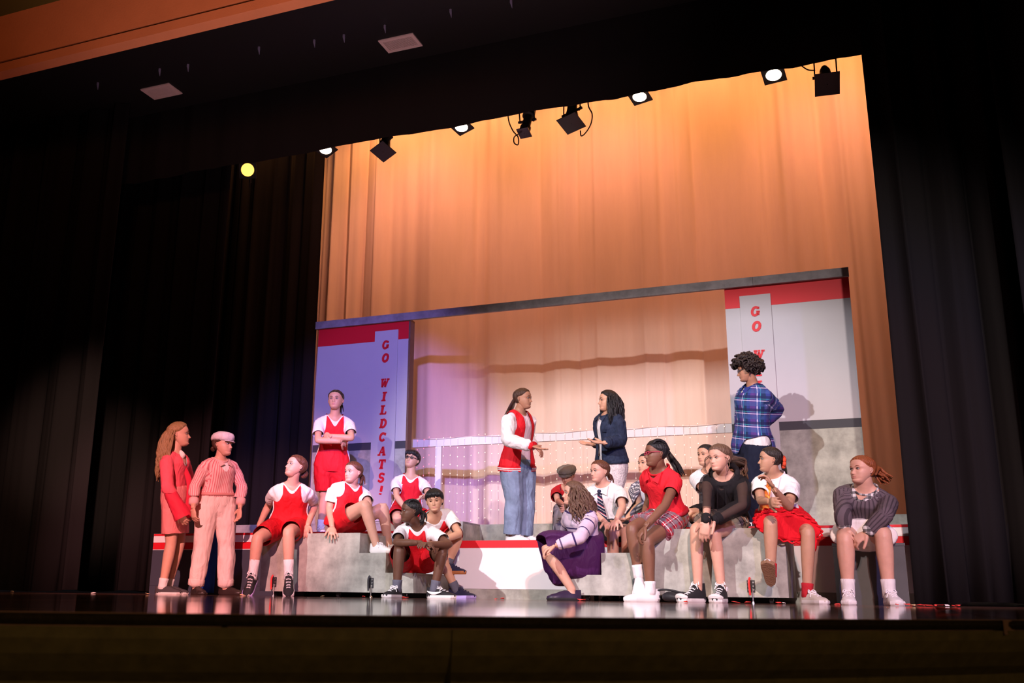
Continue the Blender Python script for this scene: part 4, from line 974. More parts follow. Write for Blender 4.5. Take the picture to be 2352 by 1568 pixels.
S_GUM = mat('gum_sole', (.42, .16, .06), .6); S_NAVY = mat('navy_mesh', (.020, .022, .06), .6, bump=.3, bscale=150); S_GREY = mat('dark_grey_shoe', (.06, .05, .055), .7); S_BROWN = mat('dark_leather', (.03, .018, .016), .4); S_OFF = mat('offwhite_mesh', (.60, .55, .48), .7, bump=.3, bscale=200); S_PATCH = mat('white_patch', (.78, .76, .76), .6)
K_WHITE = cm('white_sock', (.74, .70, .70), bump=.12, bscale=150); K_RED = cm('red_sock', (.45, .02, .03), bump=.12, bscale=150); K_GREY = cm('grey_sock', (.12, .12, .16), bump=.12, bscale=150)
S_VIOL = mat('violet_sole', (.42, .34, .70), .55)
PIN = pattern('pinstripe_shirt', (.74, .42, .42), 48., [(.5, .16, (.55, .08, .12), .8), (.1, .06, (.8, .62, .62), .7)], 1, [])
PLAIDB = pattern('blue_plaid_flannel', (.030, .045, .22), 9., [(.25, .16, (.11, .04, .20), .7), (.5, .035, (.55, .50, .72), .85), (.8, .10, (.012, .03, .07), .8), (.66, .02, (.04, .30, .36), .9)], 9., [(.3, .16, (.05, .10, .30), .6), (.55, .035, (.58, .52, .74), .75), (.85, .10, (.015, .02, .08), .75), (.70, .02, (.05, .32, .36), .8)])
PLAIDR = pattern('red_tartan', (.42, .018, .035), 15., [(.3, .2, (.14, .13, .15), .75), (.72, .035, (.70, .64, .62), .8), (.55, .05, (.10, .01, .03), .8)], 15., [(.3, .2, (.17, .16, .18), .65), (.74, .035, (.70, .64, .62), .75), (.9, .05, (.08, .01, .02), .8)])
PLAIDT = pattern('tan_tartan', (.12, .085, .07), 16., [(.3, .2, (.30, .22, .16), .7), (.7, .04, (.5, .42, .36), .8), (.85, .1, (.02, .018, .02), .8)], 16., [(.3, .2, (.26, .19, .15), .6), (.7, .04, (.5, .42, .36), .7), (.9, .1, (.02, .018, .02), .8)])
PLAIDG = pattern('grey_tartan', (.11, .12, .15), 13., [(.3, .2, (.40, .42, .46), .7), (.75, .12, (.022, .024, .035), .85)], 13., [(.3, .2, (.40, .42, .46), .6), (.75, .12, (.022, .024, .035), .8)])
GING = pattern('black_white_gingham', (.72, .70, .70), 26., [(.25, .25, (.10, .09, .10), .75)], 26., [(.25, .25, (.02, .018, .02), .75)])
HOUND = pattern('houndstooth_knit', (.70, .66, .68), 44., [(.3, .27, (.05, .05, .09), .8)], 44., [(.3, .27, (.03, .03, .06), .8)])
STRIPE = pattern('striped_sweater', (.62, .50, .62), 1., [], 1., [(.035, .02, (.62, .50, .62), 1)])
TIEM = pattern('navy_striped_tie', (.018, .022, .05), 1, [], 16., [(.2, .07, (.66, .62, .64), 1), (.32, .05, (.50, .04, .07), 1), (.75, .04, (.66, .62, .64), .9)])
TIEO = pattern('orange_striped_tie', (.75, .22, .03), 1, [], 22., [(.3, .14, (.80, .48, .10), 1), (.7, .08, (.62, .10, .03), .8)])
RIB = pattern('ribbed_grey_knit', (.120, .092, .108), 40., [(.5, .18, (.045, .034, .042), .85)], 1, [])

# ---- garment recipes
def shoulders(P, inf): 
    out = []
    for k in 'lr':
        sh = getattr(P, k+'sh'); out.append(tube([P.neck-P.ax*.010*P.s, P.neck*.5+sh*.5-P.ax*.0*P.s, sh], np.array([.042, .042, .042])*P.s+inf, 12, 3))
    return out
def neckcut(P, apex, hwid, back=.93, scoop=.052, also=None):
    def f(C):
        u, v, w = uvw(P, C); s = P.s; r = (w > 0) & (np.abs(u) < hwid*s*np.clip((v-apex)/(1.-apex), 0, 1.3)) | (v > back) & (np.hypot(u, w) < scoop*s*1.35) | (v > 1.0) & (np.abs(u) < .07*s)
        return r | also(C, u, v, w) if also else r
    return f
def top(P, name, m, sleeve=.62, inf=.011, v0=.02, apex=.84, hwid=.05, sl_inf=.014, sl_flare=.02, seed=1, uv=None, fold=.004, also=None, dec=.45, back=.93, vox=.011, label=None, flare=0.):
    parts = [torso(P, v0, 1.02, inf, flare=flare, bust=P.sp.get('bust', 1.))]+shoulders(P, inf)
    for k in 'lr':
        if sleeve: parts.append(limb(P, k, 'arm', 0, sleeve+.14, sl_inf, sl_flare))
    hems = [hem(P, k, 'arm', sleeve, .13) for k in 'lr'] if sleeve else []
    hems.append((P.pel+P.ax*v0*P.tl, -P.ax, .40)); parts[0] = torso(P, v0-.08, 1.02, inf, flare=flare, bust=P.sp.get('bust', 1.))
    return garment(P, name, parts, m, hems=hems, seed=seed, cut=neckcut(P, apex, hwid, back, also=also), uv=uv, fold=fold, dec=dec, vox=vox, label=label)
def shorts(P, m, frac=.62, inf=.014, flare=.03, name='shorts', seed=4, v1=.16, uv=None, fold=.006, lfrac=None, fk=30):
    parts = [torso(P, -.24, v1, inf)]
    for k in 'lr': parts.append(limb(P, k, 'leg', 0, frac+.12, inf, flare))
    return garment(P, name, parts, m, seed=seed, uv=uv, fold=fold, fk=fk, hems=[hem(P, k, 'leg', frac, .125) for k in 'lr'])
def skirt_garment(P, frac, inf, flare, top_, m, **k):
    d = nrm((P.lkn-P.lhip)+(P.rkn-P.rhip)); c = ((P.lhip+(P.lkn-P.lhip)*frac)+(P.rhip+(P.rkn-P.rhip)*frac))/2
    k.setdefault('fold', .006)
    return garment(P, 'skirt', [skirt(P, frac+(.16 if P.sp.get('stand') else 0), inf, flare*1.15, top_)], m, hems=[(c, d, .5)] if P.sp.get('stand') else [], **k)
def collar(P, m, hwid=.062, drop=.10, w=.022, uv=False):
    a = Acc(); s = P.s
    nk = P.neck+P.ax*.012*s
    pts = [nk+P.Ft*(.074*s)*math.cos(t)+P.Lt*(.076*s)*math.sin(t)-P.ax*(.030*s*max(0, math.cos(t))) for t in np.linspace(-2.9, 2.9, 17)]
    V, F = tube(pts, .013*s, 8, 1, flat=.5); a.add(V, F)
    for sg in (-1, 1):
        p0 = nk+P.Lt*sg*.070*s+P.Ft*.050*s-P.ax*.0*s; p1 = nk+P.Lt*sg*.014*s+P.Ft*.108*s-P.ax*.045*s; p2 = nk+P.Lt*sg*.064*s+P.Ft*.108*s-P.ax*.070*s
        n_ = P.Ft*.006; a.add([p0, p1, p2, p0+n_, p1+n_, p2+n_], [(0, 1, 2), (5, 4, 3), (0, 3, 4, 1), (1, 4, 5, 2), (2, 5, 3, 0)])
    o = a.obj('collar', m, P.root, P.base, False); 
    if uv: at = o.data.attributes.new('cloth_uv', 'FLOAT_VECTOR', 'POINT'); at.data.foreach_set('vector', (np.column_stack([a.verts[:, 0], a.verts[:, 2], a.verts[:, 1]])).astype(np.float32).ravel())
    return o
def cuff(P, k, m, f0=1.84, f1=2.02, inf=.008, name='cuff', uv=False):
    V, F = limb(P, k, 'arm', f0, f1, inf); o = mesh_obj(name, V, F, m, P.root, P.base, True)
    if uv: at = o.data.attributes.new('cloth_uv', 'FLOAT_VECTOR', 'POINT'); W_ = V; at.data.foreach_set('vector', (np.column_stack([W_[:, 0]+W_[:, 1]*.5, W_[:, 2], W_[:, 1]])).astype(np.float32).ravel())
    return o
def jersey_kit(P, seed=1, frac=.60, flare=.018, lfrac=None, apex=.83):
    s = P.s
    top(P, 't_shirt', C_WHITE, .66, .010, .1, apex, .052, .010, .016, seed=seed)
    parts = [torso(P, -.22, 1.0, .018, bust=P.sp.get('bust', 1.), flare=.018)]+[(V, F) for V, F in shoulders(P, .0225)]
    cutf = neckcut(P, .76, .066, .93, .050, also=lambda C, u, v, w: (np.abs(u) > (.088+.026*np.clip((.78-v)/.2, 0, 1))*s*P.sp.get('shw', 1.)) & (v > .60))
    j = garment(P, 'jersey', parts, C_RED, seed=seed+2, cut=cutf, fold=.006, hems=[(P.pel-P.ax*.14*P.tl, -P.ax, .4)])
    # white side piping and hem line
    for sg in (-1, 1):
        pts = [P.pel+P.ax*q*P.tl+P.Lp*sg*(np.interp(q, [t[0] for t in TS], [t[1] for t in TS])*s*P.bd+.022) for q in (-.05, .15, .35, .55)]
        V, F = tube(pts, .008, 6, 3, flat=.4); mesh_obj('side_stripe', V, F, C_WHITE, P.root, P.base, True)
    shorts(P, C_REDS, frac, .016, flare, seed=seed+3, lfrac=lfrac)
def body_band(P, q, m, h=.02, inf=.03, name='belt'):
    V, F = torso(P, q-h, q+h, inf); return mesh_obj(name, V, F, m, P.root, P.base, True)
PX = lambda x, y, Y: ony(x, y, Y)

# 1 ---------------------------------------------------------------- pink woman
P = build_person(dict(id=1, hs=1.0, label='person in a coral pink jacket and short pink skirt with long blond hair, standing', skin='fair', hair='blond', H=1.60, Y=7.45, stand=True,
    pel=(402, 1136), neck=(402, 1040), face=62, pface=68, head=(411, 998), hyaw=80, hpitch=6, headd=.0,
    rel=(384, 1118, 1), rwr=(414, 1176, 1), rha=(428, 1208, 0), lel=(436, 1108, -1), lwr=(440, 1168, 0), lha=(438, 1195, 0), rcu=.5, lcu=.5,
    rkn=(393, 1248, 0), ran=(374, 1342, 0), rft=('f', 62, 0.), lkn=(413, 1244, 0), lan=(388, 1340, 0), lft=('f', 66, 0.)))
top(P, 'blouse', C_CREAM, 0, .008, .1, .62, .06)
top(P, 'jacket', C_PINK, 1.75, .014, .08, .50, .060, .016, .015, seed=3)
for k in 'lr': garment(P, 'bell_sleeve', [limb(P, k, 'arm', 1.1, 2.35, .014, .050)], C_CHIF, seed=7, fold=.010, vox=.012, hems=[hem(P, k, 'arm', 2.2)])
skirt_garment(P, .80, .014, .03, .22, C_PINKS, seed=9, fold=.004)
V, F = tube([P.neck+P.Ft*.05+P.ax*.015, P.neck+P.Ft*.075-P.ax*.02, P.neck+P.Ft*.07-P.ax*.05], (.016, .026, .016), 10, 3); mesh_obj('neck_flower', V, F, C_CREAM, P.root, P.base, True)
hair_cap(P, hairm('blond'), .62, .18, -.5, .12, 0., extra=long_hair(P, .15, .40, 95, 178, 100, 3, .011, back=.03, wavy=.004, spread=.015))
for k in 'lr': shoe(P, k, 'slip', S_GREY, S_SOLE, None, K_WHITE, .03)
V, F = tube([P.rsh*.3+P.neck*.7+P.Ft*.05, P.neck+P.Ft*.10-P.ax*.15, P.pel+P.Fp*.14+P.ax*.1, P.pel+P.Fp*.13-P.ax*.1, P.pel+P.Fp*.13-P.ax*.2], (.02, .024, .03, .03, .035), 8, 4, flat=.35); mesh_obj('scarf', V, F, C_CHIF, P.root, P.base, True)

# 2 ---------------------------------------------------------------- flat cap
P = build_person(dict(id=2, hs=0.97, label='person in a white flat cap, pink striped shirt and pale trousers, standing', skin='fair', hair='brown', H=1.56, Y=7.55, b=1.0, stand=True,
    pel=(497, 1158), neck=(505, 1056), face=34, pface=20, head=(512, 1021), hyaw=55, hpitch=2, shw=1.02,
    lel=(556, 1118, 0), lwr=(551, 1166, 1), lha=(549, 1192, 0), rel=(447, 1118, 0), rwr=(444, 1166, 1), rha=(446, 1192, 0), lcu=.4, rcu=.4,
    rkn=(465, 1256, 0), ran=(449, 1350, 0), rft=('f', 25, 0.), lkn=(520, 1256, 0), lan=(518, 1350, 0), lft=('f', 60, 0.)))
top(P, 'undershirt', C_WHITE, 0, .006, .3, .9, .05)
top(P, 'shirt', PIN, 1.72, .016, .19, .66, .070, .013, .006, seed=5, uv=uv_full(P), fold=.007, flare=.008); collar(P, PIN)
for k in 'lr': cuff(P, k, PIN, 1.60, 1.80, .017)
shorts(P, C_TROU, 1.96, .020, .016, 'trousers', 6, .30, fold=.008, fk=24)
for k in 'lr': V, F = limb(P, k, 'leg', 1.84, 1.98, .038); mesh_obj('trouser_cuff', V, F, C_TROU, P.root, P.base, True)
body_band(P, .24, mat('pink_belt', (.62, .25, .24), .5), .035, .026)
hair_cap(P, hairm('brown'), .60, .18, -.45, .08, extra=[tube(hx(P, [(0, -.85, -.15), (0, -1.0, -.3), (0, -.9, -.42)]), (.02, .024, .016), 8, 3)])
CAPM = cm('pale_cap_cloth', (.62, .58, .60), var=.15, vscale=30, bump=.4, bscale=120)
def flat_cap(P):
    n = 28; V = []; th = np.arange(n)*2*math.pi/n
    for z, rx, ry, yo in ((.30, .80, .94, -.06), (.46, .90, 1.05, 0), (.70, .88, 1.04, .04), (.92, .72, .90, .06), (1.06, .44, .58, .06), (1.11, .02, .02, .06)):
        V += [(rx*math.sin(t), -.06+yo+ry*math.cos(t), z+.06-.16*max(0, math.cos(t))*(.9 if z < .7 else .5)) for t in th]
    F = [(i*n+j, i*n+(j+1) % n, (i+1)*n+(j+1) % n, (i+1)*n+j) for i in range(5) for j in range(n)]+[tuple(range(n))[::-1]]
    o = mesh_obj('flat_cap', hx(P, V), F, CAPM, P.root, P.base, True)
    a = Acc(); q = 13; Vb = []
    for rr, dz in ((.78, 0), (1.06, -.07)):
        Vb += [(rr*.78*math.sin(t), .12+rr*.92*math.cos(t), .26+dz-.03*math.cos(t)) for t in np.linspace(-1.0, 1.0, q)]
    Vb = np.array(Vb); Vt = Vb+np.array([0, 0, .04]); Fb = [(j, j+1, q+j+1, q+j) for j in range(q-1)]; Ft = [tuple(v+2*q for v in f[::-1]) for f in Fb]
    Fe = [(q+j, q+j+1, 3*q+j+1, 3*q+j) for j in range(q-1)]; a.add(hx(P, np.vstack([Vb, Vt])), Fb+Ft+Fe); mesh_obj('brim', a.verts-P.base, a.F, CAPM, o)
flat_cap(P)
for k in 'lr': shoe(P, k, 'dress', S_BROWN, S_BROWN)

# 3 ---------------------------------------------------------------- seated jersey girl, black shoes
P = build_person(dict(id=3, shw=0.88, hs=0.9, label='person in a red jersey and black skate shoes sitting upright, hands on the step edge', skin='fair', hair='auburn', H=1.60, Y=7.42, b=.98, bust=1.05,
    pel=(664, 1206), neck=(671, 1112, ('d', .06)), face=2, pface=-4, head=(679, 1072), hyaw=-58, hpitch=16, headd=.03,
    lel=(724, 1158, -1), lwr=(707, 1206, ('Y', 7.36)), lha=(696, 1229, ('Y', 7.25)), rel=(618, 1158, -1), rwr=(594, 1208, 0), rha=(588, 1226, 0), lpn=(-1, 0, -.3), lcu=.55, rcu=.5,
    rkn=(592, 1236, 1), ran=(580, 1322, 0), rft=('p', 566, 1352, 1), lkn=(663, 1222, 1), lan=(663, 1322, 0), lft=('p', 662, 1352, 1)))
jersey_kit(P, 11, .80)
hair_cap(P, hairm('auburn'), .64, .2, -.45, .085, 0., extra=[tube(hx(P, [(0, -.9, -.05), (0, -1.08, -.2), (0, -1.0, -.42), (0, -.85, -.6)]), (.02, .03, .026, .012), 9, 3)])
for k in 'lr': shoe(P, k, 'high', S_BLACK, S_SOLE if k == 'l' else S_VIOL, S_LACE, K_WHITE, .10)

# 4 ---------------------------------------------------------------- standing, arms folded
P = build_person(dict(id=4, hs=0.93, label='person in a red jersey standing with folded arms before the white flat', skin='light', hair='dark', H=1.56, Y=8.45, stand=True, basez=H1,
    pel=(763, 1066), neck=(769, 957), face=4, pface=0, head=(771, 919), hyaw=-14, hpitch=4, eye=.75, b=.95,
    lel=(807, 1006, 1), lwr=(757, 1001, 0), lha=(738, 998, -1), rel=(730, 1011, 1), rwr=(783, 1014, 0), rha=(802, 1019, -1), lcu=.4, rcu=.4, lpn=(-1, 0, 0), rpn=(-1, 0, 0),
    rkn=(746, 1142, 0), ran=(737, 1204, 0), rft=('f', 5, H1), lkn=(783, 1142, 0), lan=(778, 1204, 0), lft=('f', 10, H1)))
jersey_kit(P, 21, .80, .022)
hair_cap(P, hairm('dark'), .62, .18, -.45, .06, 0., extra=ponytail(P, (.12, -.86, .05), hx(P, [(.25, -1.0, -.2), (.32, -.92, -.6), (.34, -.82, -.95)]), .018, .008, 8))
for k in 'lr': shoe(P, k, 'low', S_WHITE, S_VIOL, S_LACE, K_WHITE, .04)

# 5 ---------------------------------------------------------------- seated leaning on one hand, white sneakers
P = build_person(dict(id=5, hs=0.86, label='person in a red jersey leaning back on one hand, knees drawn up, white sneakers', skin='fair', hair='auburn', H=1.56, Y=7.58,
    pel=(790, 1200), neck=(806, 1113, ('d', -.03)), face=24, pface=48, head=(811, 1085), hyaw=-46, hpitch=2, headd=.03,
    rel=(757, 1166, 0), rwr=(763, 1210, ('Y', 7.33)), rha=(765, 1236, ('Y', 7.24)), lel=(846, 1158, 1), lwr=(850, 1190, -1), rpn=(-1, .0, -.2), rcu=.15, rspd=.35,
    rkn=(838, 1160, 1), ran=(864, 1238, 0), rft=('f', 42, .353), lkn=(880, 1166, 0), lan=(893, 1238, 0), lft=('f', 30, .353)))
jersey_kit(P, 31, .60, .02)
hair_cap(P, hairm('auburn'), .62, .18, -.45, .075, .1, extra=ponytail(P, (0, -.9, .0), hx(P, [(.1, -1.05, -.3), (.2, -.95, -.7), (.22, -.85, -1.0)]), .022, .008, 9))
for k in 'lr': shoe(P, k, 'low', S_WHITE, S_SOLE, S_LACE)

# 6 ---------------------------------------------------------------- boy with glasses
P = build_person(dict(id=6, hs=0.9, label='person with glasses in a red jersey sitting on the rear riser, head tilted back', skin='light', hair='black', H=1.56, Y=9.25, eye=.7, b=.92, hroll=-8,
    pel=(934, 1176), neck=(944, 1094), face=0, pface=0, head=(946, 1056), hyaw=-22, hpitch=14, headd=-.02,
    rel=(911, 1140, 1), rwr=(934, 1172, 1), rha=(948, 1180, 1), lel=(985, 1138, 1), lwr=(966, 1142, 1), lha=(958, 1150, 0), rcu=.4, lcu=.6,
    rkn=(912, 1190, 1), ran=(914, 1216, -1), rft=('f', 0, H1), lkn=(985, 1192, 1), lan=(988, 1216, -1), lft=('f', 10, H1)))
jersey_kit(P, 41, .80, .02)
def crop_hair(P, m, front=.42, thick=.13, seed=5, fringe=True):
    r_ = np.random.RandomState(seed); ex = []
    if fringe:
        for i in range(34):
            x = r_.uniform(-.55, .55); y = .62+.25*(1-(x/.6)**2)*.6; ex.append(tube(hx(P, [(x*.8, y-.30, .86), (x*.95, y-.02, .70), (x+r_.uniform(-.06, .06), y+.05, .50), (x+r_.uniform(-.1, .1), y+.02, r_.uniform(.26, .40))]), np.array([.008, .011, .009, .002]), 5, 3, flat=.6))
    hair_cap(P, m, front, .10, -.48, thick, None, seed=seed, extra=ex)
crop_hair(P, hairm('black')); glasses(P, mat('dark_frames', (.02, .02, .025), .3), .135)
for k in 'lr': shoe(P, k, 'low', S_NAVY, S_SOLE, S_LACE, K_WHITE, .04)

# 7 ---------------------------------------------------------------- boy, arm across knee
P = build_person(dict(id=7, shw=0.85, hs=0.86, label='person with short black hair in a red jersey sitting with one arm across a knee', skin='light', hair='black', H=1.56, Y=7.98, eye=.35, b=.92,
    pel=(1004, 1222), neck=(996, 1186, ('d', .28)), face=4, pface=14, head=(998, 1150), hyaw=-6, hpitch=-6, headd=.05, hroll=6,
    lel=(1055, 1226, 1), lwr=(1012, 1242, 1), rel=(962, 1232, 1), rwr=(990, 1248, 1), lcu=.5, rcu=.5,
    lkn=(1050, 1238, 1), lan=(1027, 1304, 0), lft=('f', 55, .196), rkn=(1004, 1262, 1), ran=(1047, 1350, 0), rft=('f', 60, 0.)))
jersey_kit(P, 51, .72, .02, apex=.92)
crop_hair(P, hairm('black'), .46, .14, 8)
for k in 'lr': shoe(P, k, 'low', S_NAVY, S_GUM if k == 'l' else S_VIOL, mat('navy_lace', (.03, .03, .07), .8), K_GREY, .03)

# 8 ---------------------------------------------------------------- crouched girl with braids, black and white sneakers
P = build_person(dict(id=8, shw=0.8, hs=0.85, label='dark haired person in a red jersey sitting low with forearms crossed on the knees', skin='dark', hair='black', H=1.56, Y=7.42, b=0.88,
    pel=(952, 1290), neck=(957, 1203, ('d', .16)), face=4, pface=8, head=(943, 1174), hyaw=-72, hpitch=2, headd=.06,
    rel=(911, 1246, 1), rwr=(968, 1246, 1), rha=(990, 1252, 0), lel=(1032, 1250, 1), lwr=(980, 1250, 1), lha=(962, 1246, 1), rpn=(-.3, 0, -1), lpn=(-.3, 0, -1), rcu=.5, lcu=.4,
    rkn=(917, 1262, 1), ran=(912, 1342, 0), rft=('f', -28, 0.), lkn=(1017, 1264, 1), lan=(998, 1344, 0), lft=('f', 62, 0.)))
jersey_kit(P, 61, .78, .02)
ex = ponytail(P, (0, -.9, .05), hx(P, [(0, -1.12, -.15), (.1, -1.1, -.55), (.15, -.95, -.85)]), .024, .010, 12)
for i in range(9):
    x = -.5+i*.125; ex.append(tube(hx(P, [(x, .52-.3*x*x, .62), (x*1.05, .15, .92), (x*.9, -.45, .82), (x*.45, -.90, .25)]), (.008, .011, .012, .010), 6, 4))
hair_cap(P, hairm('black'), .58, .16, -.42, .045, None, extra=ex)
for k in 'lr':
    so, tx = shoe(P, k, 'low', S_BLACK, S_SOLE, S_LACE, K_GREY, .03)
    if k == 'l':
        for sg in (-1, 1):
            V, F = tube([(sg*.0365, -.045, .055), (sg*.040, -.005, .040), (sg*.043, .035, .040), (sg*.046, .085, .052)], (.003, .010, .009, .002), 6, 3, flat=.3); mesh_obj('swoosh_stripe', tx(V)-P.base, F, S_PATCH, so)

# 9 ---------------------------------------------------------------- varsity jacket
P = build_person(dict(id=9, hs=0.88, label='person in a red and white varsity jacket and light blue jeans, standing', skin='tan', hair='brown', H=1.56, Y=8.45, stand=True, basez=H0,
    pel=(1189, 1072), neck=(1192, 947), face=52, pface=42, head=(1201, 916), hyaw=66, hpitch=0,
    rel=(1165, 1010, 1), rwr=(1221, 1024, 1), rha=(1248, 1032, 0), lel=(1212, 1012, -1), lwr=(1226, 1022, 1), lha=(1240, 1034, 0), rpn=(.2, 0, 1), rcu=.12, lcu=.4, lpn=(-.3, -1, 0),
    rkn=(1181, 1150, 0), ran=(1176, 1226, 0), rft=('f', 55, H0), lkn=(1207, 1150, 0), lan=(1203, 1226, 0), lft=('f', 66, H0)))
top(P, 'undershirt', cm('pale_pink_tee', (.78, .62, .66)), 0, .008, .05, .88, .05)
fr = lambda C, u, v, w: (w > 0) & (np.abs(u) < (.045+.02*(1-v))*P.s) & (v > -.1)
parts = [torso(P, .0, 1.0, .024, flare=.006)]+shoulders(P, .02)
garment(P, 'jacket_body', parts, C_RED, seed=72, cut=neckcut(P, .8, .07, .92, also=lambda C, u, v, w: fr(C, u, v, w) | (np.abs(u) > .128*P.s) & (v > .66)), fold=.006)
for k in 'lr':
    garment(P, 'jacket_sleeve', [limb(P, k, 'arm', -.03, 1.92, .022, .004)], C_WHITE, seed=74, fold=.009)
    cuff(P, k, C_RED, 1.86, 2.02, .012, 'sleeve_cuff')
for q, m_, h_ in ((-.03, C_RED, .045), (-.015, C_WHITE, .008), (-.045, C_WHITE, .008)):
    V, F = torso(P, q-h_, q+h_, .038 if m_ is C_RED else .041); 
    C_ = np.array([V[list(f)].mean(0) for f in F]); u, v, w = uvw(P, C_); F = [f for f, a_, b_ in zip(F, u, w) if len(f) == 4 and not (b_ > 0 and abs(a_) < .05*P.s)]; mesh_obj('waistband' if m_ is C_RED else 'rib_stripe', V, F, m_, P.root, P.base, True)
nk = P.neck+P.ax*.004
V, F = tube([nk+P.Ft*.070*math.cos(t)+P.Lt*.076*math.sin(t)-P.ax*.05*max(0, math.cos(t)) for t in np.linspace(-2.9+5.8*.0, 2.9, 15)], .011, 8, 1); mesh_obj('collar', V, F, C_WHITE, P.root, P.base, True)
shorts(P, C_JEAN, 2.02, .020, .030, 'jeans', 76, .14, fold=.008, fk=24)
hair_cap(P, hairm('brown'), .62, .18, -.45, .075, 0., extra=ponytail(P, (0, -.92, -.1), [PX(1172, 938, 8.55), PX(1162, 955, 8.57), PX(1157, 972, 8.57)], .026, .006, 12))
for k in 'lr': shoe(P, k, 'low', S_WHITE, S_SOLE, S_LACE)

# 10 --------------------------------------------------------------- denim jacket
P = build_person(dict(id=10, hs=0.88, label='person in a dark denim jacket and white trousers with palms held out, standing', skin='light', hair='black', H=1.57, Y=8.75, stand=True, basez=H0, eye=.6,
    pel=(1404, 1068), neck=(1397, 952), face=-55, pface=-58, head=(1396, 921), hyaw=-72, hpitch=2,
    lel=(1428, 1012, 0), lwr=(1387, 1017, 1), lha=(1362, 1014, 0), rel=(1385, 1005, -1), rwr=(1366, 1020, 1), rha=(1340, 1018, 0), lpn=(.3, 0, 1), rpn=(.5, 0, 1), lcu=.18, rcu=.15,
    lkn=(1408, 1142, 0), lan=(1410, 1212, 0), lft=('f', -60, H0), rkn=(1392, 1142, 0), ran=(1392, 1212, 0), rft=('f', -60, H0)))
top(P, 'blouse', C_WHITE, 0, .008, .05, .85, .05)
garment(P, 'denim_jacket', [torso(P, .06, 1.0, .024, flare=.014)]+shoulders(P, .02)+[limb(P, k, 'arm', 0, 1.86, .022, -.002) for k in 'lr'], C_DENIM, seed=82, fold=.006,
    cut=neckcut(P, .8, .07, .94, also=lambda C, u, v, w: (w > 0) & (np.abs(u) < .03*P.s)))
collar(P, C_DENIM)
for k in 'lr': cuff(P, k, C_DENIM, 1.72, 1.90, .024)
body_band(P, .08, C_DENIM, .035, .036, 'waistband')
c = P.neck-P.ax*.14+P.Ft*.105+P.Lt*.07; a = Acc(); a.obox(c, P.Lt*.036, P.ax*.014, P.Ft*.012); o_ = a.obj('pocket_flap', C_DENIM, P.root, P.base)
shorts(P, C_LACE, 2.0, .020, .02, 'trousers', 84, .2, fold=.006)
hair_cap(P, hairm('black'), .62, .22, -.5, .11, 0., extra=long_hair(P, .3, .24, 70, 175, 90, 13, .012, wavy=.004, spread=.012))
for k in 'lr': shoe(P, k, 'low', S_WHITE, S_SOLE, S_LACE)

# 11 --------------------------------------------------------------- newsboy cap
P = build_person(dict(id=11, hs=0.92, label='person in an olive newsboy cap and grey tartan trousers sitting hunched on the riser', skin='fair', hair='auburn', H=1.45, Y=9.75, b=.92,
    pel=(1316, 1180), neck=(1304, 1116, ('d', .14)), face=-20, pface=-30, head=(1303, 1092), hyaw=-18, hpitch=-24, headd=.04,
    rel=(1281, 1150, 1), rwr=(1296, 1160, 1), lel=(1328, 1155, 1), lwr=(1306, 1164, 1), lcu=.4, rcu=.4,
    rkn=(1287, 1168, 1), ran=(1281, 1226, 0), rft=('f', -25, H0), lkn=(1312, 1168, 1), lan=(1304, 1226, 0), lft=('f', -10, H0)))
top(P, 'shirt', C_DKRED, .62, .012, .0, .85, .05)
garment(P, 'vest', [torso(P, .0, 1.0, .022)]+shoulders(P, .012), C_VEST, seed=92, cut=neckcut(P, .6, .06, .9, also=lambda C, u, v, w: (np.abs(u) > .088*P.s) & (v > .6)))
shorts(P, PLAIDG, 1.96, .022, .006, 'trousers', 93, .2, uv=uv_leg(P), fold=.005)
hair_cap(P, hairm('auburn'), .6, .18, -.45, .07)
def newsboy(P):
    n = 40; V = []; th = np.arange(n)*2*math.pi/n
    for z, r in ((.30, .84), (.36, 1.04), (.54, 1.17), (.78, 1.14), (.98, .88), (1.10, .48), (1.14, .05)):
        V += [(r*.92*math.sin(t)*(1-.03*abs(math.sin(4*t))), -.04+r*math.cos(t)*(1-.03*abs(math.sin(4*t))), z+.10*(r > .9)*0+.02*math.cos(8*t)*(r < 1.2)*(z > .6)) for t in th]
    F = [(i*n+j, i*n+(j+1) % n, (i+1)*n+(j+1) % n, (i+1)*n+j) for i in range(6) for j in range(n)]+[tuple(range(n))[::-1]]
    o = mesh_obj('newsboy_cap', hx(P, V), F, C_OLIVE, P.root, P.base, True)
    V, F = tube(hx(P, [(.80*math.sin(t), -.05+.92*math.cos(t), .30-.04*math.cos(t)) for t in np.linspace(0, 6.283, 25)]), .012, 8, 1); mesh_obj('cap_band', V-P.base, F, C_OLIVE, o, smooth=True)
    q = 15; Vb = []
    for rr, dz in ((.80, 0), (1.12, -.14)): Vb += [(rr*.80*math.sin(t), rr*.98*math.cos(t), .26+dz*(.4+.6*math.cos(t))) for t in np.linspace(-1.05, 1.05, q)]
    Vb = np.array(Vb); Vt = Vb+np.array([0, .01, .05]); Fb = [(j, j+1, q+j+1, q+j) for j in range(q-1)]; Ft = [tuple(v+2*q for v in f[::-1]) for f in Fb]; Fe = [(q+j, q+j+1, 3*q+j+1, 3*q+j) for j in range(q-1)]
    mesh_obj('brim', hx(P, np.vstack([Vb, Vt]))-P.base, Fb+Ft+Fe, C_OLIVE, o)
newsboy(P)
for k in 'lr': shoe(P, k, 'low', S_BLACK, S_SOLE, S_LACE)

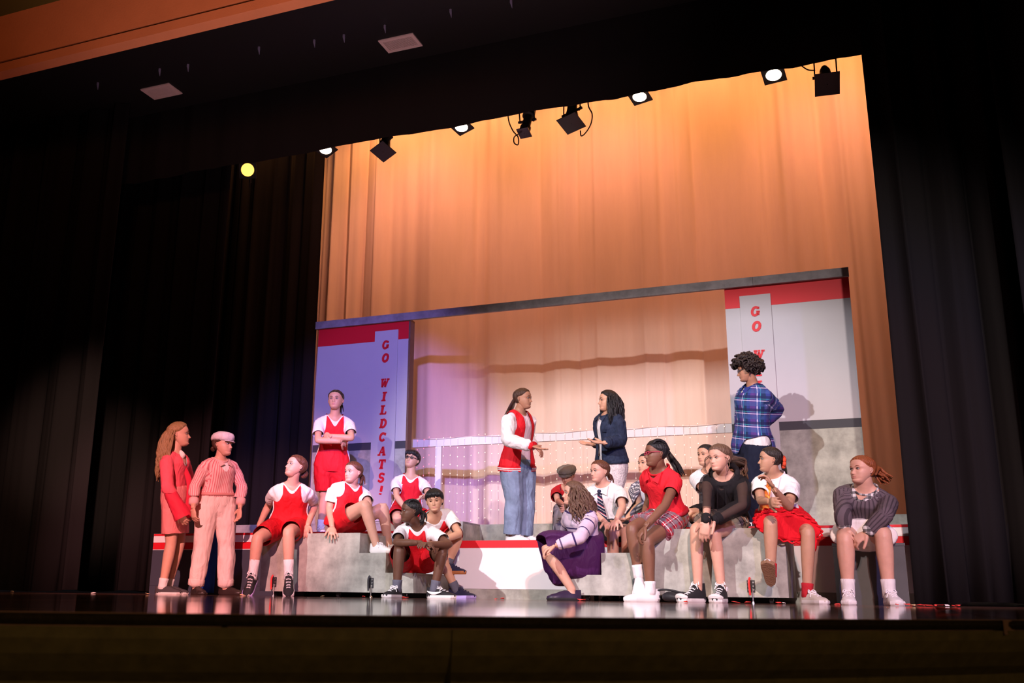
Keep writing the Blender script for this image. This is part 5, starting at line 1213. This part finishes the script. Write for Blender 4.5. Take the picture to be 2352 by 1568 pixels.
# 12 --------------------------------------------------------------- purple skirt
P = build_person(dict(id=12, shw=0.88, hs=0.82, label='person in a striped lilac sweater and long purple skirt with wavy brown hair', skin='fair', hair='ash', H=1.58, Y=7.38, b=0.92,
    pel=(1352, 1272), neck=(1328, 1168, ('d', .08)), face=-52, pface=-62, head=(1317, 1134), hyaw=-74, hpitch=4, headd=.02,
    lel=(1332, 1234, 1), lwr=(1278, 1252, 0), lha=(1254, 1264, 0), rel=(1300, 1226, -1), rwr=(1272, 1248, 0), rha=(1252, 1262, 0), lcu=.5, rcu=.5, lpn=(0, 0, -1), rpn=(0, 0, -1),
    lkn=(1256, 1262, 1), lan=(1314, 1346, 0), lft=('f', -74, 0.), rkn=(1262, 1268, -1), ran=(1322, 1340, -1), rft=('f', -60, 0.)))
def uv_sw(V):
    u, v, w = uvw(P, V); return u, v*P.tl
SW = bpy.data.materials.new('striped_sweater_knit'); SW.use_nodes = True; nt = SW.node_tree; at = nt.nodes.new('ShaderNodeAttribute'); at.attribute_name = 'cloth_uv'; sx = nt.nodes.new('ShaderNodeSeparateXYZ'); nt.links.new(at.outputs['Vector'], sx.inputs[0])
navy = (.035, .015, .10); cur = stripes(nt, sx.outputs[1], 1., [(.375, .028, (.64, .47, .46), .6), (.345, .006, navy, 1), (.408, .006, navy, 1), (.235, .006, navy, 1), (.13, .006, navy, 1), (.04, .005, navy, .9)], (.60, .48, .60)); nt.links.new(cur, nt.nodes['Principled BSDF'].inputs['Base Color']); nt.nodes['Principled BSDF'].inputs['Roughness'].default_value = .9
def uv_sleeve(V):
    u, v, w = uvw(P, V); t = v*P.tl
    for k in 'lr':
        a_, b_, c_ = (getattr(P, k+q) for q in ('sh', 'el', 'wr')); d1 = nrm(b_-a_); al = (V-a_)@d1; r1 = np.linalg.norm(V-a_-np.clip(al, 0, np.linalg.norm(b_-a_))[:, None]*d1, axis=1)
        d2 = nrm(c_-b_); be = (V-b_)@d2; r2 = np.linalg.norm(V-b_-np.clip(be, 0, np.linalg.norm(c_-b_))[:, None]*d2, axis=1)
        ins1 = (r1 < .085) & (al > .05) & (r1 <= r2); ins2 = (r2 < .075) & (r2 < r1) & (al > .05)
        t = np.where(ins1, .44-al, np.where(ins2, .44-np.linalg.norm(b_-a_)-be*.9, t))
    return u, t
top(P, 'sweater', SW, 1.96, .018, -.05, .93, .045, .018, -.002, seed=102, uv=uv_sleeve, fold=.006)
def purple_skirt():
    n = 48; V = []; up = np.array([0, 0, 1.]); kn = P.lkn*.72+P.rkn*.28; d = nrm((kn-P.pel)*np.array([1, 1, .4])); side = nrm(np.cross(up, d)); L = np.linalg.norm(kn-P.pel)
    #        along, half width, height above the line, drop below it
    for f, rx, ru, rd in ((-.30, .135, .20, .10), (-.26, .175, .16, .17), (-.12, .205, .15, .22), (.15, .215, .14, .25), (.45, .215, .135, .26), (.72, .215, .13, .27), (.95, .210, .115, .28), (1.06, .205, .095, .275), (1.13, .20, .07, .26)):
        c = P.pel+(kn-P.pel)*f+up*.035*min(max(f, 0), 1)
        for j in range(n):
            t = 2*math.pi*j/n; co, si = math.cos(t), math.sin(t); w_ = 1+.06*math.sin(6*t+f*2)*max(0, f)+.035*math.sin(11*t+1)*max(0, f)
            z = ru*abs(co)**.45 if co > 0 else rd*co*w_; p = c+side*rx*math.copysign(abs(si)**.75, si)*w_+up*z+d*((.06*co if co < 0 else .03*co)*max(f, 0))
            p[2] = max(p[2], .02); V.append(p)
    m_ = 9; F = [(i*n+j, (i+1)*n+j, (i+1)*n+(j+1) % n, i*n+(j+1) % n) for i in range(m_-1) for j in range(n)]+[tuple(range(n))]
    o = mesh_obj('skirt', np.array(V), F, C_PURP, P.root, P.base, True)
    so = o.modifiers.new('cloth', 'SOLIDIFY'); so.thickness = .005; so.offset = 0; ss = o.modifiers.new('sub', 'SUBSURF'); ss.levels = 1; ss.render_levels = 1
purple_skirt()
body_band(P, .06, C_PURP, .05, .016, 'waistband')
hair_cap(P, hairm('ash'), .62, .2, -.5, .11, .1, extra=long_hair(P, .2, .27, 70, 178, 110, 23, .0095, back=.03, wavy=.006, spread=.02, curl=.010)+long_hair(P, .1, .22, 58, 78, 8, 24, .010, wavy=.004, curl=.008, side=1))
for k in 'lr': shoe(P, k, 'dress', mat('dark_purple_leather', (.030, .018, .045), .4), S_BLACK)

# 13 --------------------------------------------------------------- white shirt and tie
P = build_person(dict(id=13, shw=0.9, hs=0.86, label='person in a white shirt and navy striped tie, sitting with hands on knees', skin='fair', hair='auburn', H=1.55, Y=8.12, b=0.92,
    pel=(1402, 1208), neck=(1386, 1114, ('d', .08)), face=-24, pface=-20, head=(1377, 1083), hyaw=-50, hpitch=0, headd=.03,
    lel=(1430, 1166, 1), lwr=(1416, 1194, 1), lha=(1405, 1212, 1), rel=(1356, 1172, 1), rwr=(1392, 1200, 1), rha=(1402, 1210, 1), lpn=(-.3, 0, -1), rpn=(-.3, 0, -1), lcu=.3, rcu=.3, lspd=.25,
    rkn=(1407, 1224, 1), ran=(1409, 1320, 0), rft=('f', -25, .0), lkn=(1440, 1224, 1), lan=(1442, 1322, 0), lft=('f', -10, .0)))
top(P, 'shirt', C_WHITE, .66, .013, -.02, .93, .045, .013, .016, seed=112, fold=.006); collar(P, C_WHITE)
skirt_garment(P, .72, .014, .012, .15, cm('black_check', (.020, .018, .022)), seed=114)
def tie(P, m, d0=.098, ln=.36, w=(.016, .024, .034, .040, .012), lean=0.):
    pts = [P.neck-P.ax*(.03+t*ln)+P.Ft*(d0+(.020 if t < .8 else .03)*min(1, t*4))+P.Lt*lean*t for t in (0, .25, .5, .8, 1.)]
    o = ribbon(P, 'tie', pts, w, m, .004, P.Ft); V = np.zeros(len(o.data.vertices)*3); o.data.vertices.foreach_get('co', V); V = V.reshape(-1, 3); q = V@P.ax*1.0+V@P.Lt*.7
    at = o.data.attributes.new('cloth_uv', 'FLOAT_VECTOR', 'POINT'); at.data.foreach_set('vector', np.column_stack([q, q+5, q]).astype(np.float32).ravel())
    c = P.neck-P.ax*.032+P.Ft*(d0+.004); V, F = tube([c+P.ax*.016, c-P.ax*.016], (.017, .012), 8, 1, flat=.7); kn_ = mesh_obj('tie_knot', V, F, mat('tie_navy', (.02, .022, .05), .6) if m is TIEM else mat('tie_orange', (.7, .2, .03), .6), P.root, P.base, True)
tie(P, TIEM)
hair_cap(P, hairm('auburn'), .62, .18, -.45, .075, 0., extra=ponytail(P, (0, -.92, -.15), [PX(1399, 1092, 8.05), PX(1402, 1104, 8.06), PX(1400, 1112, 8.06)], .020, .008, 8))
for k in 'lr': shoe(P, k, 'dress', S_BLACK, S_BLACK, None, K_WHITE, .03)

# 14 --------------------------------------------------------------- houndstooth
P = build_person(dict(id=14, hs=0.86, label='person in a houndstooth top, half hidden behind the girl in the red polo', skin='light', hair='black', H=1.52, Y=8.15, b=.9, eye=.75,
    pel=(1508, 1206), neck=(1490, 1106, ('d', .08)), face=-30, pface=-25, head=(1486, 1066), hyaw=-50, hpitch=4, headd=.03,
    rel=(1468, 1160, 1), rwr=(1440, 1190, 1), rha=(1428, 1196, 0), lel=(1520, 1165, 1), lwr=(1500, 1195, 1), rpn=(0, 0, 1), rcu=.4,
    rkn=(1466, 1222, 1), ran=(1464, 1320, 0), rft=('f', -25, .0), lkn=(1504, 1226, 1), lan=(1502, 1322, 0), lft=('f', -10, .0)))
top(P, 'undershirt', C_WHITE, 0, .006, .1, .75, .05)
top(P, 'cardigan', HOUND, 1.92, .014, 0, .52, .062, .015, .0, seed=122, uv=uv_full(P))
skirt_garment(P, .7, .014, .012, .15, C_BLACK, seed=124)
hair_cap(P, hairm('black'), .6, .18, -.45, .06, 0.)
for k in 'lr': shoe(P, k, 'dress', S_BLACK, S_BLACK)

# 15 --------------------------------------------------------------- red polo
P = build_person(dict(id=15, shw=0.85, hs=0.85, label='person in a red polo and red tartan skirt with pink glasses and braided ponytail', skin='brown', hair='black', H=1.66, Y=7.45, b=0.9,
    pel=(1535, 1186), neck=(1514, 1078, ('d', .12)), face=-38, pface=-34, head=(1507, 1042), hyaw=-66, hpitch=0, headd=.04,
    lel=(1528, 1160, 1), lwr=(1484, 1208, 1), lha=(1468, 1230, 0), rel=(1492, 1146, -1), rwr=(1478, 1184, 1), rha=(1462, 1196, 0), lcu=.6, rcu=.35, lpn=(-.3, .9, 0), rpn=(0, 0, -1),
    rkn=(1452, 1214, 1), ran=(1466, 1316, 0), rft=('p', 1462, 1352, 1), lkn=(1487, 1240, 1), lan=(1493, 1336, 0), lft=('f', -66, 0.)))
top(P, 'polo_shirt', C_POLO, .50, .011, .14, .84, .050, .012, .014, seed=132, fold=.006); collar(P, C_POLO)
skirt_garment(P, .66, .016, .022, .12, PLAIDR, seed=134, uv=uv_leg(P))
c = P.pel+P.ax*.085+P.Fp*.165; th = np.linspace(0, 2*math.pi, 25); V, F = tube([c+P.Lp*.045*math.cos(t)+P.ax*.045*math.sin(t)+P.Fp*.008 for t in th], .006, 6, 1); mesh_obj('belt_buckle', V, F, METAL, P.root, P.base, True)
body_band(P, .13, PLAIDR, .03, .026, 'belt')
ex = ponytail(P, (0, -.92, .15), [PX(1540, 1052, 7.62), PX(1552, 1070, 7.62), PX(1560, 1092, 7.60)], .028, .010, 16)
for i in range(9):
    x = -.5+i*.125; ex.append(tube(hx(P, [(x, .50-.3*x*x, .64), (x*1.05, .15, .94), (x*.9, -.45, .84), (x*.45, -.92, .28)]), (.009, .012, .013, .011), 6, 4))
hair_cap(P, hairm('black'), .58, .16, -.42, .05, None, extra=ex); glasses(P, mat('pink_frames', (.55, .04, .10), .3), .13)
for k in 'lr': shoe(P, k, 'low', S_WHITE, S_SOLE, None, K_WHITE, .025)

# 16 --------------------------------------------------------------- white blouse behind
P = build_person(dict(id=16, hs=0.86, label='person in a white blouse and black skirt sitting behind the sheer black hoodie', skin='light', hair='black', H=1.52, Y=8.45, eye=.65, b=.95,
    pel=(1645, 1182), neck=(1630, 1080, ('d', .04)), face=-30, pface=-45, head=(1622, 1046), hyaw=-42, hpitch=2, headd=.02,
    rel=(1612, 1120, 1), rwr=(1622, 1128, 1), lel=(1668, 1130, 1), lwr=(1640, 1140, 1), rcu=.5, lcu=.5,
    rkn=(1576, 1180, 1), ran=(1626, 1196, -1), rft=('p', 1650, 1198, -1), lkn=(1600, 1190, 1), lan=(1650, 1198, -1), lft=('p', 1670, 1200, -1)))
top(P, 'blouse', C_WHITE, 1.0, .014, 0, .9, .05, .016, .01, seed=142)
skirt_garment(P, .55, .014, .02, .15, C_BLACK, seed=144)
hair_cap(P, hairm('black'), .6, .18, -.45, .07, .05)
for k in 'lr': shoe(P, k, 'dress', S_BLACK, S_BLACK)

# 17 --------------------------------------------------------------- sheer black hoodie
P = build_person(dict(id=17, shw=0.78, hs=0.84, label='person in a sheer black hoodie and tan tartan skirt wearing black high-top sneakers', skin='fair', hair='ash', H=1.64, Y=7.45, b=0.82,
    pel=(1672, 1190), neck=(1662, 1090, ('d', .15)), face=-12, pface=-20, head=(1653, 1052), hyaw=-40, hpitch=-4, headd=.06,
    rel=(1624, 1152, 1), rwr=(1622, 1196, 1), rha=(1618, 1222, 0), lel=(1706, 1160, 1), lwr=(1642, 1194, 1), lha=(1624, 1212, 0), lcu=.45, rcu=.3, lpn=(-.4, 0, -1), rpn=(-1, .3, 0),
    rkn=(1599, 1216, 1), ran=(1602, 1326, 0), rft=('f', -40, 0.), lkn=(1641, 1222, 1), lan=(1656, 1328, 0), lft=('f', -14, 0.)))
top(P, 'tank_top', C_BLACK, 0, .010, 0, .72, .085, seed=150)
top(P, 'hoodie', C_MESH, 1.95, .019, -.10, .80, .060, .020, .004, seed=152, fold=.008)
nk = P.neck; V, F = tube([nk+P.Ft*.085*math.cos(t)+P.Lt*.095*math.sin(t)-P.ax*(.045*math.cos(t)+.0)-P.Ft*.01 for t in np.linspace(-2.5, 2.5, 15)]+[nk-P.Ft*.10+P.ax*.02], .022, 8, 1); mesh_obj('hood', V, F, C_BLACK, P.root, P.base, True)
a = Acc()
for sg in (-1, 1): V, F = tube([nk+P.Ft*.098+P.Lt*sg*.03-P.ax*.06, nk+P.Ft*.132+P.Lt*sg*.032-P.ax*.16, nk+P.Ft*.128+P.Lt*sg*.036-P.ax*.28], .003, 5, 3); a.add(V, F)
a.obj('drawstring', C_BLACK, P.root, P.base)
for k in 'lr': cuff(P, k, C_BLACK, 1.80, 2.02, .013)
skirt_garment(P, .50, .016, .026, .12, PLAIDT, seed=154, uv=uv_leg(P))
hair_cap(P, hairm('ash'), .62, .2, -.45, .10, .05, extra=ponytail(P, (0, -.95, -.05), [PX(1700, 1062, 7.65), PX(1704, 1080, 7.66), PX(1702, 1096, 7.65)], .034, .016, 44, 5, .009)+long_hair(P, .25, .15, 62, 78, 3, 31, .004, wavy=.003, curl=.006))
for k in 'lr': shoe(P, k, 'high', S_BLACK, S_SOLE, S_LACE, None, 0, S_PATCH)

# 18 --------------------------------------------------------------- red ruffled skirt
P = build_person(dict(id=18, shw=0.83, hs=0.83, label='person in a white shirt, orange tie and red ruffled skirt, one hand raised', skin='olive', hair='dark', H=1.56, Y=7.45, b=0.92,
    pel=(1790, 1186), neck=(1778, 1092, ('d', .08)), face=-22, pface=4, head=(1769, 1056), hyaw=-78, hpitch=4, headd=.04, brow='dark',
    lel=(1812, 1164, 1), lwr=(1777, 1122, 1), lha=(1766, 1104, 0), rel=(1748, 1150, 1), rwr=(1768, 1152, 1), lpn=(.2, -1, .2), lcu=.55, rcu=.4,
    rkn=(1770, 1200, 1), ran=(1771, 1314, 0), rft=('p', 1765, 1278, 1), lkn=(1856, 1222, 1), lan=(1853, 1344, 0), lft=('f', 38, 0.)))
top(P, 'shirt', C_WHITE, .62, .013, -.02, .92, .048, .013, .016, seed=162, fold=.006); collar(P, C_WHITE)
tie(P, TIEO, lean=-.10)
sk_ = skirt_garment(P, .92, .024, .018, .20, C_RSK, seed=164, fold=.010)
a = Acc(); d_l, d_r = P.lkn-P.lhip, P.rkn-P.rhip
for g, amp in ((.55, .0035), (.92, .006)):
    A_, B_ = P.lhip+d_l*g, P.rhip+d_r*g; c = (A_+B_)/2; L_ = nrm(A_-B_); d = nrm(d_l+d_r); L_ = nrm(L_-d*(L_@d)); U = np.cross(L_, d); U = U if U[2] > 0 else -U
    r = np.interp(g, [0, .3, .65, 1], [.084, .08, .066, .056])*P.s+.026+.018*g/.92; hwid = np.linalg.norm(A_-B_)/2+r; pts = []
    for t in np.linspace(0, 2*math.pi, 97): w_ = 1+amp/.1*math.sin(t*24); pts.append(c+L_*math.sin(t)*(hwid+.006*math.sin(t*24))+U*math.cos(t)*(r+.006*math.sin(t*24))+d*.004*math.sin(t*24+1))
    V, F = tube(pts, .007, 5, 1, cap=False); a.add(V, F)
mesh_obj('ruffle', a.verts-P.base, a.F, C_RSK, sk_)
V, F = tube([P.lhip*.45+P.lkn*.55+P.Lp*.06+np.array([0, 0, -.02]), P.lkn*.9+P.lhip*.1+P.Lp*.05-np.array([0, 0, .10]), P.lkn*.9+P.lhip*.1+P.Lp*.02-np.array([0, 0, .16])], (.06, .05, .03), 10, 3, flat=.3); mesh_obj('skirt_fall', V-P.base, F, C_RSK, sk_, smooth=True)
hair_cap(P, hairm('dark'), .62, .18, -.45, .065, .0, extra=ponytail(P, (0, -.95, -.1), [PX(1802, 1080, 7.62), PX(1805, 1096, 7.62)], .022, .010, 8))
c = hx(P, [(0, -1.02, -.12)])[0]; V, F = tube([c+(P.hU*.030*math.cos(t)+P.hL*.030*math.sin(t))*(1+.25*math.sin(7*t)) for t in np.linspace(0, 6.283, 36)], .013, 7, 1, cap=False); mesh_obj('scrunchie', V, F, cm('orange_red_scrunchie', (.62, .07, .03)), P.root, P.base, True)
for k in 'lr': shoe(P, k, 'low', S_OFF if k == 'l' else S_WHITE, S_SOLE if k == 'l' else mat('tan_outsole', (.30, .17, .10), .8, bump=.6, bscale=120), S_LACE, K_RED, .03)

# 19 --------------------------------------------------------------- plaid shirt
P = build_person(dict(id=19, hs=0.86, label='person in a blue plaid shirt with big curly hair, standing with hand on hip', skin='tan', hair='dark', H=1.62, Y=8.75, b=1.16, stand=True, basez=H1,
    pel=(1727, 1024), neck=(1731, 888), face=-62, pface=-55, head=(1716, 850), hyaw=-84, hpitch=-10, headd=.02,
    lel=(1784, 940, -1), lwr=(1740, 984, 1), lha=(1722, 992, 0), rel=(1705, 940, -1), rwr=(1700, 990, 0), lcu=.7, lpn=(-.5, .2, -.6), rcu=.4,
    lkn=(1730, 1112, 0), lan=(1740, 1196, 0), lft=('f', -70, H1), rkn=(1716, 1112, 0), ran=(1722, 1196, 0), rft=('f', -70, H1)))
top(P, 'undershirt', C_CREAM, 0, .012, -.16, .95, .05, fold=.005)
top(P, 'plaid_shirt', PLAIDB, 1.86, .024, -.14, .86, .055, .024, .002, seed=172, uv=uv_full(P), fold=.008, flare=.014, also=lambda C, u, v, w: (u > .02*P.s) & (v < .05+.9*(u-.02)) & (w > -.06)); collar(P, PLAIDB)
shorts(P, C_NAVY, 1.98, .020, .012, 'trousers', 174, .05, fold=.008, fk=24)
def curly(P, m, n=300, seed=6):
    r_ = np.random.RandomState(seed); a = Acc(); k = 0
    while k < n:
        d = nrm(r_.normal(size=3)); z = d[2]; ang = math.degrees(abs(math.atan2(d[0], d[1])))
        if z < -.35 or (ang < 62 and z < .30) : continue
        c = np.array([d[0]*1.06, d[1]*1.16-.10, d[2]*1.14+.18]); rad = r_.uniform(.12, .24)*P.hh; c0 = hx(P, c[None])[0]; ph = r_.uniform(0, 6.28); ax = nrm(r_.normal(size=3)); b_ = nrm(np.cross(ax, r_.normal(size=3))); e_ = np.cross(ax, b_)
        V, F = tube([c0+(b_*math.cos(t+ph)+e_*math.sin(t+ph))*rad+ax*.006*t for t in np.linspace(0, 5.2, 7)], .0085, 5, 2); a.add(V, F); k += 1
    V, F = a.verts, a.F; hair_cap(P, m, .50, .1, -.45, .22, None, extra=[(V, F)])
curly(P, hairm('dark')); glasses(P, mat('thin_frames', (.10, .10, .12), .3), .12)
for k in 'lr': shoe(P, k, 'low', S_BLACK, S_SOLE, S_LACE)

# 20 --------------------------------------------------------------- grey sweater
P = build_person(dict(id=20, shw=0.95, hs=0.86, label='person in a grey ribbed sweater over gingham, red hair, sitting on the dark block', skin='fair', hair='red', H=1.64, Y=7.42, b=1.08, bust=1.12,
    pel=(1984, 1222), neck=(1988, 1122, ('d', .12)), face=-14, pface=-8, head=(1980, 1080), hyaw=-44, hpitch=4, headd=.02, nkw=1.12, hww=1.04,
    rel=(1936, 1180, 1), rwr=(1938, 1212, 0), rha=(1952, 1236, 1), lel=(2032, 1182, 1), lwr=(1992, 1222, 0), lha=(1966, 1240, 0), rcu=.35, lcu=.6, rpn=(-.5, .4, -.6), lpn=(-.5, -.2, -.6),
    rkn=(1941, 1236, 1), ran=(1947, 1340, 0), rft=('f', 0, 0.), lkn=(2028, 1226, 1), lan=(2040, 1340, 0), lft=('f', 14, 0.)))
top(P, 'gingham_shirt', GING, 0, .008, .2, .82, .07, uv=uv_full(P)); collar(P, GING, uv=True)
top(P, 'sweater', RIB, 1.88, .014, .26, .78, .085, .018, .002, seed=182, uv=uv_full(P), fold=.005)
for k in 'lr': cuff(P, k, GING, 1.80, 2.0, .018, uv=True)
skirt_garment(P, .60, .014, .014, .16, C_CREAM, seed=184)
hair_cap(P, hairm('red'), .64, .2, -.45, .08, 0., extra=ponytail(P, (0, -.95, -.1), [PX(2010, 1076, 7.52), PX(2024, 1090, 7.53), PX(2036, 1100, 7.52)], .034, .012, 34, 7, .006))
for k in 'lr': shoe(P, k, 'low', S_WHITE, S_SOLE, S_LACE, K_WHITE, .05)
